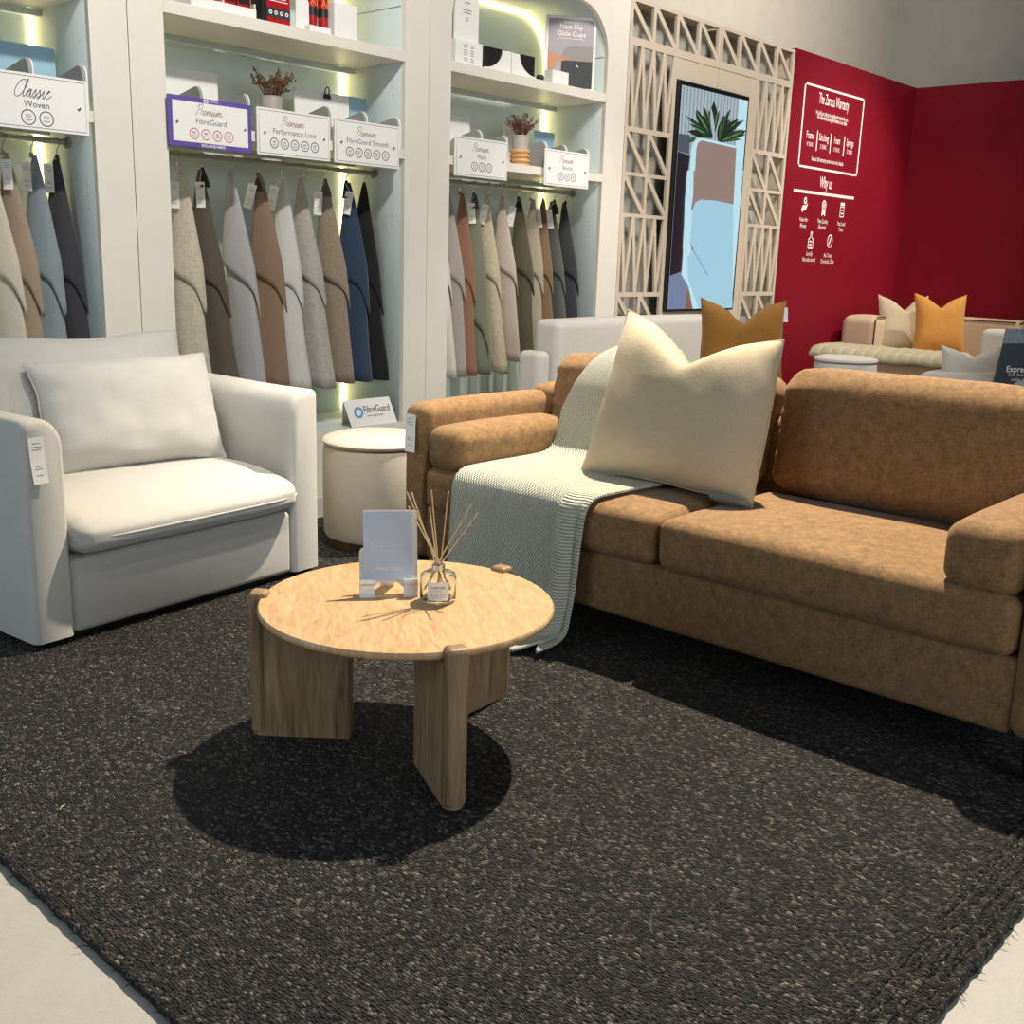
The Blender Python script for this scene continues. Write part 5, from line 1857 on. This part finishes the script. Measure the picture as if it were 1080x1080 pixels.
def make_sample(x, zt, col, label, grp, tex=0.0, length=1.08, wtop=.072, wbot=.086, fl=.43, fr_=.52, tip=.12, lean=.075, tagside=None, seed=0.0, tag_a=0.0, tag_dz=.03, cuff=None):
    yr = YC + .25
    t = thing('fabric_sample', label, 'fabric sample', (x, yr, 1.787), 0, grp)
    mat = fab(col, tex)
    dz = zt - 1.787            # top of the cloth below the rail
    rr = random.Random(int(seed * 100) + 3)

    def surf(t0, t1fun, k, nt, ns=36, inward=0.0):
        vs, fs = [], []
        for i in range(nt + 1):
            for j in range(ns):
                th = 2 * PI * j / ns
                te = t1fun(th)
                s = t0 + (te - t0) * i / nt
                a = .010 + (wtop - .010) * min(1.0, (s / .42)) ** .85 if s < .42 else wtop + (wbot - wtop) * min(1, (s - .42) / .58)
                a *= k
                b = a * (.42 + .18 * min(1, s * 2))
                rip = 1 + .07 * math.sin(3 * th + seed) * min(1, s * 2) + .05 * math.sin(5 * th + 2 * seed) * s
                cen = lean * (.35 * s + .65 * s * s) + .015 * math.sin(seed + s * 3)
                u = cen + a * math.cos(th) * rip
                n = b * math.sin(th) * rip + .008 * math.sin(seed * 2 + s * 4)
                vs.append(UDIR * u + NDIR * n + Z3 * (dz - s * length))
        for i in range(nt):
            for j in range(ns):
                fs.append((i * ns + j, i * ns + (j + 1) % ns, (i + 1) * ns + (j + 1) % ns, (i + 1) * ns + j))
        return MB().add(vs, fs)

    def hem_low(th):
        return 1.0 + .012 * math.cos(th - .6)

    def hem_up(th):
        # left side high, right side low with a drooping corner
        c = .5 + .5 * math.cos(th)
        dt = math.atan2(math.sin(th), math.cos(th))
        return fl + (fr_ - fl) * c ** .8 + tip * math.exp(-(dt / .55) ** 2)
    lower = surf(.22, hem_low, .86, 14).build('inner_drape', mat, t, angle=80, recalc=True)
    md = lower.modifiers.new('thickness', 'SOLIDIFY'); md.thickness = .003; md.offset = -1
    upper = surf(0.0, hem_up, 1.10, 16).build('outer_fold', mat, t, angle=80)
    md = upper.modifiers.new('thickness', 'SOLIDIFY'); md.thickness = .004; md.offset = -1
    # gathered neck with loop
    if cuff:
        neck = MB().tube([Z3 * (dz + .012), Z3 * (dz - .01), Z3 * (dz - .045) + UDIR * .004, Z3 * (dz - .085) + UDIR * .006], [.007, .0135, .023, .031], 14)
    else:
        neck = MB().tube([Z3 * (dz + .012), Z3 * (dz + .002), Z3 * (dz - .012)], [.007, .009, .012], 10)
    neck.build('gathered_neck', fab(cuff) if cuff else mat, t)
    hk = []
    for k in range(9):
        a_ = R(210) - R(230) * k / 8
        hk.append(UDIR * (.0165 * math.cos(a_)) + Z3 * (.0165 * math.sin(a_)))
    hk += [UDIR * .010 + Z3 * (-.022), UDIR * .002 + Z3 * (dz * .5), UDIR * .0 + Z3 * (dz + .012)]
    MB().tube(smooth_pts(hk, 3), .0022, 6).build('hook', M['chrome'], t)
    if tagside is not None:
        w, h = .046, .125
        ux = UDIR * math.cos(tag_a) + Z3 * math.sin(tag_a)
        uy = Z3 * math.cos(tag_a) - UDIR * math.sin(tag_a)
        o = UDIR * tagside + NDIR * (.028) + Z3 * (dz - tag_dz)
        hang_tag(t, o, ux, uy, NDIR, w, h, .10, Z3 * (dz - .005) + NDIR * .012)
    return t


G1, G2, G3 = 'fabric samples in the left cabinet', 'fabric samples in the middle cabinet', 'fabric samples in the right cabinet'
# left cabinet
S1 = [(-17, (206, 196, 178), 'cream fabric sample cut by the frame edge in the left cabinet', 0, -.03),
      (2, (160, 142, 120), 'beige fabric sample left of the blue-grey one in the left cabinet', 0, .03),
      (32, (136, 146, 152), 'blue-grey fabric sample between beige and charcoal in the left cabinet', 0, -.015),
      (59, (62, 62, 66), 'charcoal fabric sample at the right end of the left cabinet rail', 0, -.03)]
for k, (px, c, lab, tex, tg) in enumerate(S1):
    x = at(px, 150, 'y', YC + .25).x
    make_sample(x, 1.718, c, lab, G1, tex, seed=k + .3, tagside=tg, fl=.42 + .02 * (k % 2), tip=.13, wtop=.078, wbot=.09)
# middle cabinet
S2 = [(187, 176, (200, 190, 170), 'cream linen fabric sample at the left end of the middle rail', 1, -.01, 0.0, .07, None),
      (213, 175, (92, 82, 74), 'dark taupe fabric sample with an upright tag in the middle cabinet', 0, -.005, 0.0, .06, (48, 42, 38)),
      (244, 182, (172, 170, 172), 'pale lilac-grey fabric sample with a stitched edge in the middle cabinet', 0, None, 0.0, .06, None),
      (272, 184, (140, 116, 96), 'mid brown fabric sample with a slanted tag in the middle cabinet', 0, -.02, -.3, .05, (70, 60, 52)),
      (297, 187, (206, 204, 200), 'off-white fabric sample right of the mid brown one', 0, -.03, -.25, .05, None),
      (320, 189, (176, 172, 164), 'light grey flecked fabric sample right of the off-white one', 1, None, 0, .05, None),
      (343, 191, (150, 134, 116), 'taupe flecked fabric sample left of the navy one', 1, -.03, -.08, .06, (96, 84, 74)),
      (365, 193, (50, 66, 88), 'navy blue fabric sample in the middle cabinet', 0, .028, -.2, .05, (26, 32, 44)),
      (384, 195, (30, 30, 31), 'black fabric sample at the right end of the middle rail', 0, None, 0, .05, None)]
for k, (px, py, c, lab, tex, tg, ta, tdz, cf) in enumerate(S2):
    x = at(px, py - 14, 'y', YC + .25).x
    make_sample(x, 1.722, c, lab, G2, tex, seed=k * 1.7 + 2.1, tagside=tg, tag_a=ta, tag_dz=tdz, fl=.43 + .025 * math.sin(k * 2.2), fr_=.53, tip=.11 + .03 * math.sin(k), cuff=cf,
                length=1.10 + (.02 if k in (4, 5) else 0), wtop=.080, wbot=.094)
# right cabinet
S3 = [(460, (214, 208, 196), 'white fabric sample half hidden at the left end of the right rail', 0, None, 0, None),
      (472, (168, 158, 152), 'greige fabric sample left of the terracotta one in the right cabinet', 0, None, 0, None),
      (485, (142, 102, 82), 'terracotta fabric sample in the right cabinet', 0, None, 0, None),
      (500, (116, 118, 102), 'sage green fabric sample with a low fold in the right cabinet', 0, -.012, .05, (66, 70, 72)),
      (516, (182, 172, 146), 'ribbed cream fabric sample between sage and pinkish ones', 1, -.015, -.25, None),
      (531, (182, 168, 156), 'pinkish beige fabric sample in the right cabinet', 0, None, 0, None),
      (547, (84, 80, 62), 'dark olive fabric sample in the right cabinet', 0, -.03, -.2, (34, 36, 36)),
      (560, (158, 148, 132), 'greige fabric sample right of the dark olive one', 0, None, 0, None),
      (573, (120, 94, 70), 'caramel brown fabric sample in the right cabinet', 0, -.035, .12, None),
      (585, (78, 80, 76), 'dark grey-green fabric sample right of the caramel one', 0, -.035, .12, (28, 28, 28)),
      (597, (52, 53, 56), 'charcoal fabric sample at the right end of the right rail', 0, None, 0, None)]
for k, (px, c, lab, tex, tg, ta, cf) in enumerate(S3):
    x = at(px, 200, 'y', YC + .25).x
    low = k == 3
    make_sample(x, 1.722, c, lab, G3, tex, seed=k * 1.3 + 5.2, tagside=tg, tag_a=ta, tag_dz=.055, fl=.40 if not low else .62, fr_=.50 if not low else .78, tip=.10 if not low else .2, cuff=cf,
                length=1.12 if k < 5 else 1.05, wtop=.070, wbot=.078)

# fibre card on the middle cabinet floor, behind the ottoman
p0 = at(371, 440, 'y', 4.715); p1 = at(419, 437, 'y', 4.715)
tc_ = thing('tent_card', 'white tent card with a blue ring behind the round ottoman', 'card', ((p0.x + p1.x) / 2, 4.715, CB_FLOOR + .005))
w = (p1.x - p0.x)
hgt = .155
lv = Vector((0, .32, 1)).normalized()
MB().prism([(-w / 2, 0), (-w / 2 - .025, hgt), (w / 2 - .025, hgt), (w / 2, 0)], (0, 0, 0), X3, lv, (0, .003, 0)).build('front_leaf', M['white'], tc_, smooth=False)
MB().prism([(-w / 2 - .002, 0), (-w / 2 - .025, hgt - .002), (w / 2 - .025, hgt - .002), (w / 2 - .002, 0)], (.03, .12, 0), X3, Vector((-.16, -.42, 1)).normalized(), (0, .003, 0)).build('back_leaf', M['white'], tc_, smooth=False)
fo = lv * (hgt * .52) + Vector((0, -.002, 0))
rg = MB(); ring_mb(rg, (-w * .30, 0), .026, .014, fo, X3, lv)
rg.build('printed_ring', M['inkblue'], tc_, smooth=False, recalc=False)
lettering('FibreGuard', .058, fo + X3 * (w * .10) + lv * .012, X3, lv, M['ink'], tc_, width=w * .56)
lettering('Stain-resistant fabric', .016, fo + X3 * (w * .06) - lv * .024, X3, lv, M['inkgrey'], tc_, width=w * .36)

# ------------------------------------------------------------------ grey sofa behind
gs = thing('sofa', 'light grey sofa behind the brown sofa in front of the fretwork', 'sofa', (5.6, 4.2, 0))
def bl(o, name, x0, x1, y0, y1, z0, z1, r, mat, crown=(0, 0, 0), mm=(6, 6, 6)):
    mb = cushion_mb((x1 - x0, y1 - y0, z1 - z0), r, crown, .002, 4.0, x0, 4, mm)
    c = np.array(((x0 + x1) / 2, (y0 + y1) / 2, (z0 + z1) / 2)) - np.array(o.location)
    mb.v = [tuple(np.array(p) + c) for p in mb.v]
    return mb.build(name, mat, o)


bl(gs, 'backrest', 5.03, 6.95, 4.23, 4.44, .10, .975, .05, M['greysofa'], (.0, .006, .010), (16, 4, 8))
bl(gs, 'arm', 4.90, 5.025, 4.27, 4.45, .10, .79, .04, M['greysofa'])
bl(gs, 'seat_cushion', 5.03, 6.61, 3.35, 4.22, .30, .50, .05, M['greysofa'], (0, 0, .02))
bl(gs, 'base', 5.05, 6.60, 3.40, 4.22, .08, .30, .02, M['greysofa'])
pf_ = thing('pouf', 'pale grey low pouf end showing above the left arm of the brown sofa', 'pouf', (4.62, 3.70, 0))
bl(pf_, 'cover', 4.36, 4.90, 3.46, 3.98, .03, .535, .06, M['greysofa'], (0, 0, .01))
MB().box(-.24, .24, -.22, .22, 0, .04).build('plinth', M['blackwood'], pf_, smooth=False)


def cam_pillow(label, mat, tlp, trp, botp, depth, w, h, t, chop, seed, tiltback=.22, group=None, rot=0.0, ears=.03, name='scatter_cushion'):
    """cushion standing upright facing the aisle; its pixel span gives where it stands"""
    d0 = _fw * FPX + _rt * ((tlp[0] + trp[0]) / 2 - 540) - _up * ((tlp[1] + trp[1]) / 2 - 540)
    top_ = Vector((0, 0, CAM_H)) + d0 * (depth / FPX)
    x = Vector((_r0.x, _r0.y, 0))
    x = Matrix.Rotation(rot, 3, 'Z') @ x
    fwd = Vector((-x.y, x.x, 0))
    upv_ = (Z3 + fwd * tiltback).normalized()
    bot = top_ - upv_ * h
    return place_pillow(name, label, 'cushion', mat, bot - x * w / 2, bot + x * w / 2, bot - x * w / 2 + upv_ * h, w, h, t, chop, group, seed, ears=ears, chopw=.36)


o, rim = cam_pillow('mustard brown scatter cushion with a white tag standing behind the cream cushion', M['mustard'], (742, 314), (826, 322), None, 6.55, .52, .52, .18, .125, 4.4, rot=R(-4))
hang_tag(o, Vector((.252, .49, .01)), (1, 0, 0), (0, 1, 0), (0, 0, 1), .035, .09, .1, None, False)

# ------------------------------------------------------------------ beige corner group by the red walls
bs = thing('corner_sofa', 'beige corner sofa with dark piping against the red walls', 'sofa', (9.9, 4.2, 0))
bl(bs, 'backrest', 9.62, 10.02, 4.28, 4.62, .30, .905, .07, M['beigesofa'], (0, .01, .015))
bl(bs, 'backrest', 10.55, 10.88, 3.30, 4.60, .30, .905, .06, M['beigesofa'], (.01, 0, .012))
bl(bs, 'backrest', 10.55, 10.88, 1.90, 3.285, .30, .905, .06, M['beigesofa'], (.01, 0, .012))
bl(bs, 'backrest', 10.04, 10.54, 4.30, 4.62, .30, .89, .06, M['beigesofa'], (0, .01, .012))
bl(bs, 'seat', 9.30, 10.54, 3.20, 4.27, .12, .50, .05, M['beigesofa'], (0, 0, .015), (10, 10, 4))
bl(bs, 'seat', 10.0, 10.54, 1.95, 3.19, .12, .50, .05, M['beigesofa'], (0, 0, .015), (10, 10, 4))
pp = MB()
o_ = bs.location
for pts in ([(9.64, 4.29, .88), (9.64, 4.29, .36)], [(9.99, 4.29, .88), (9.99, 4.29, .36)], [(9.66, 4.285, .905), (9.98, 4.285, .905)], [(10.555, 3.34, .895), (10.555, 4.56, .895)], [(10.555, 1.95, .895), (10.555, 3.26, .895)], [(10.57, 3.31, .89), (10.85, 3.31, .905)]):
    pp.tube([Vector(p) - o_ for p in pts], .007, 6)
pp.build('piping', M['piping'], bs)
# chaise with quilt
p0, p1 = at(850, 380, 'z', .50), at(990, 395, 'z', .50)
ch = thing('chaise', 'beige chaise end of the corner group covered by a folded quilt', 'chaise', (8.95, 3.95, 0))
bl(ch, 'seat', 8.72, 9.26, 3.05, 4.42, .12, .60, .06, M['beigesofa'], (0, 0, .012), (8, 12, 5))
MB().box(-.2, .2, -.6, .5, 0, .13).build('plinth', M['blackwood'], ch, smooth=False)
qm = MB()
V, F = [], []
nu, nv = 66, 130
for j in range(nv + 1):
    for i in range(nu + 1):
        u, v = i / nu, j / nv
        x = 8.66 + .66 * u
        y = 3.16 + 1.27 * v
        e = min(u, 1 - u) * .66
        z = .675 - .08 * math.exp(-(u * .66 / .04)) - .05 * math.exp(-((1 - u) * .66 / .05))
        z += .016 * (abs(math.sin(u * PI * 6)) * abs(math.sin(v * PI * 13))) ** .35 + .012 * noise.noise(Vector((x * 5, y * 5, 2)))
        z -= .06 * max(0, (.12 - v) / .12) ** 2
        V.append((x - 8.99, y - 3.95, z - .575))
for j in range(nv):
    for i in range(nu):
        a = j * (nu + 1) + i
        F.append((a, a + 1, a + nu + 2, a + nu + 1))
qb = MB().add(V, F)
ql = qb.build('quilt', M['quilt'])
ql.location = (8.99, 3.95, .575)
md = ql.modifiers.new('thickness', 'SOLIDIFY'); md.thickness = .055; md.offset = -1
tag(ql, 'sage stitched quilt folded over the beige chaise', 'quilt')
pc = at(891, 388, 'x', 8.15)
rp = thing('round_pouf', 'round pale grey pouf in front of the quilted chaise', 'pouf', (pc.x, pc.y, 0))
ps = .245
MB().lathe([(0, .03), (ps - .02, .03), (ps, .06), (ps + .004, .5), (ps - .004, .60), (ps - .02, .612), (0, .614)], 48).build('body', M['greysofa'], rp)
MB().lathe([(0, .614), (ps - .015, .614), (ps + .004, .625), (ps, .640), (ps - .05, .655), (0, .668)], 48).build('seat_pad', M['greysofa'], rp)
MB().lathe([(0, 0), (ps - .03, 0), (ps - .03, .03), (0, .03)], 32).build('base_ring', M['darkwood'], rp)

cam_pillow('beige scatter cushion left of the ochre one on the corner sofa', M['creampil'], (934, 308), (972, 318), None, 10.05, .50, .50, .16, .13, 6.1, rot=R(8))
cam_pillow('ochre scatter cushion by the red corner', M['orange'], (968, 310), (1017, 314), None, 9.75, .46, .52, .17, .10, 7.7, rot=R(-4))
# nearer grey seat with pillow
gt = thing('sofa', 'pale grey sofa end in front of the corner group, under a grey cushion', 'sofa', (8.7, 2.6, 0))
bl(gt, 'seat', 8.05, 9.2, 2.2, 3.22, .12, .60, .07, M['greysofa'], (0, 0, .015), (8, 8, 5))
bl(gt, 'backrest', 9.22, 9.45, 1.9, 3.20, .12, .885, .06, M['greysofa'], (.006, 0, .01), (4, 8, 6))
MB().box(-.55, .6, -.35, .5, 0, .13).build('plinth', M['blackwood'], gt, smooth=False)
cam_pillow('pale grey crumpled scatter cushion beside the dark sign', M['greysofa'], (998, 367), (1050, 366), None, 8.1, .44, .46, .18, .07, 12.5, rot=R(-3))
# dark standing sign wrapped in plastic
d0 = _fw * FPX + _rt * (1082 - 540) - _up * (384 - 540)
sc0 = Vector((0, 0, CAM_H)) + d0 * (7.6 / FPX)
sg = thing('standing_sign', 'dark slate sign with white words at the right frame edge behind the sofa', 'sign', (sc0.x, sc0.y, 0.0), YAW - PI / 2)
hw = .20
zt_ = sc0.z + .235
MB().prism([(-hw - .02, zt_ - .44), (-hw + .03, zt_), (hw - .03, zt_), (hw + .02, zt_ - .44)], (0, 0, 0), X3, Z3, (0, .012, 0)).build('board', M['signblue'], sg, smooth=False)
MB().prism([(-hw + .019, zt_ - .095), (-hw + .028, zt_ + .008), (hw - .025, zt_ + .008), (hw - .015, zt_ - .08)], (0, -.006, 0), X3, Z3, (0, .022, 0)).build('plastic_wrap', M['plastic'], sg, smooth=False)
MB().box(-.025, .025, .014, .04, 0, zt_ - .1).build('post', M['blackwood'], sg, smooth=False)
MB().box(-.18, .18, -.12, .16, 0, .02).build('foot_plate', M['blackwood'], sg, smooth=False)
lettering('Express Delivery', .060, Vector((.045, -.002, zt_ - .275)), X3, Z3, M['inkwhite'], sg, bold=.02, width=.36)
lettering('Our line of ready-made\nsofas delivered fast', .034, Vector((.04, -.002, zt_ - .33)), X3, Z3, M['inkwhite'], sg, width=.32)
ib = MB(); ib.ribbon([(-.03, -.025), (.03, -.025), (.03, .025), (-.03, .025), (-.03, -.025)], .010, Vector((.03, -.002, zt_ - .215)), X3, Z3)
ib.build('printed_mark', M['inkwhite'], sg, smooth=False, recalc=False)
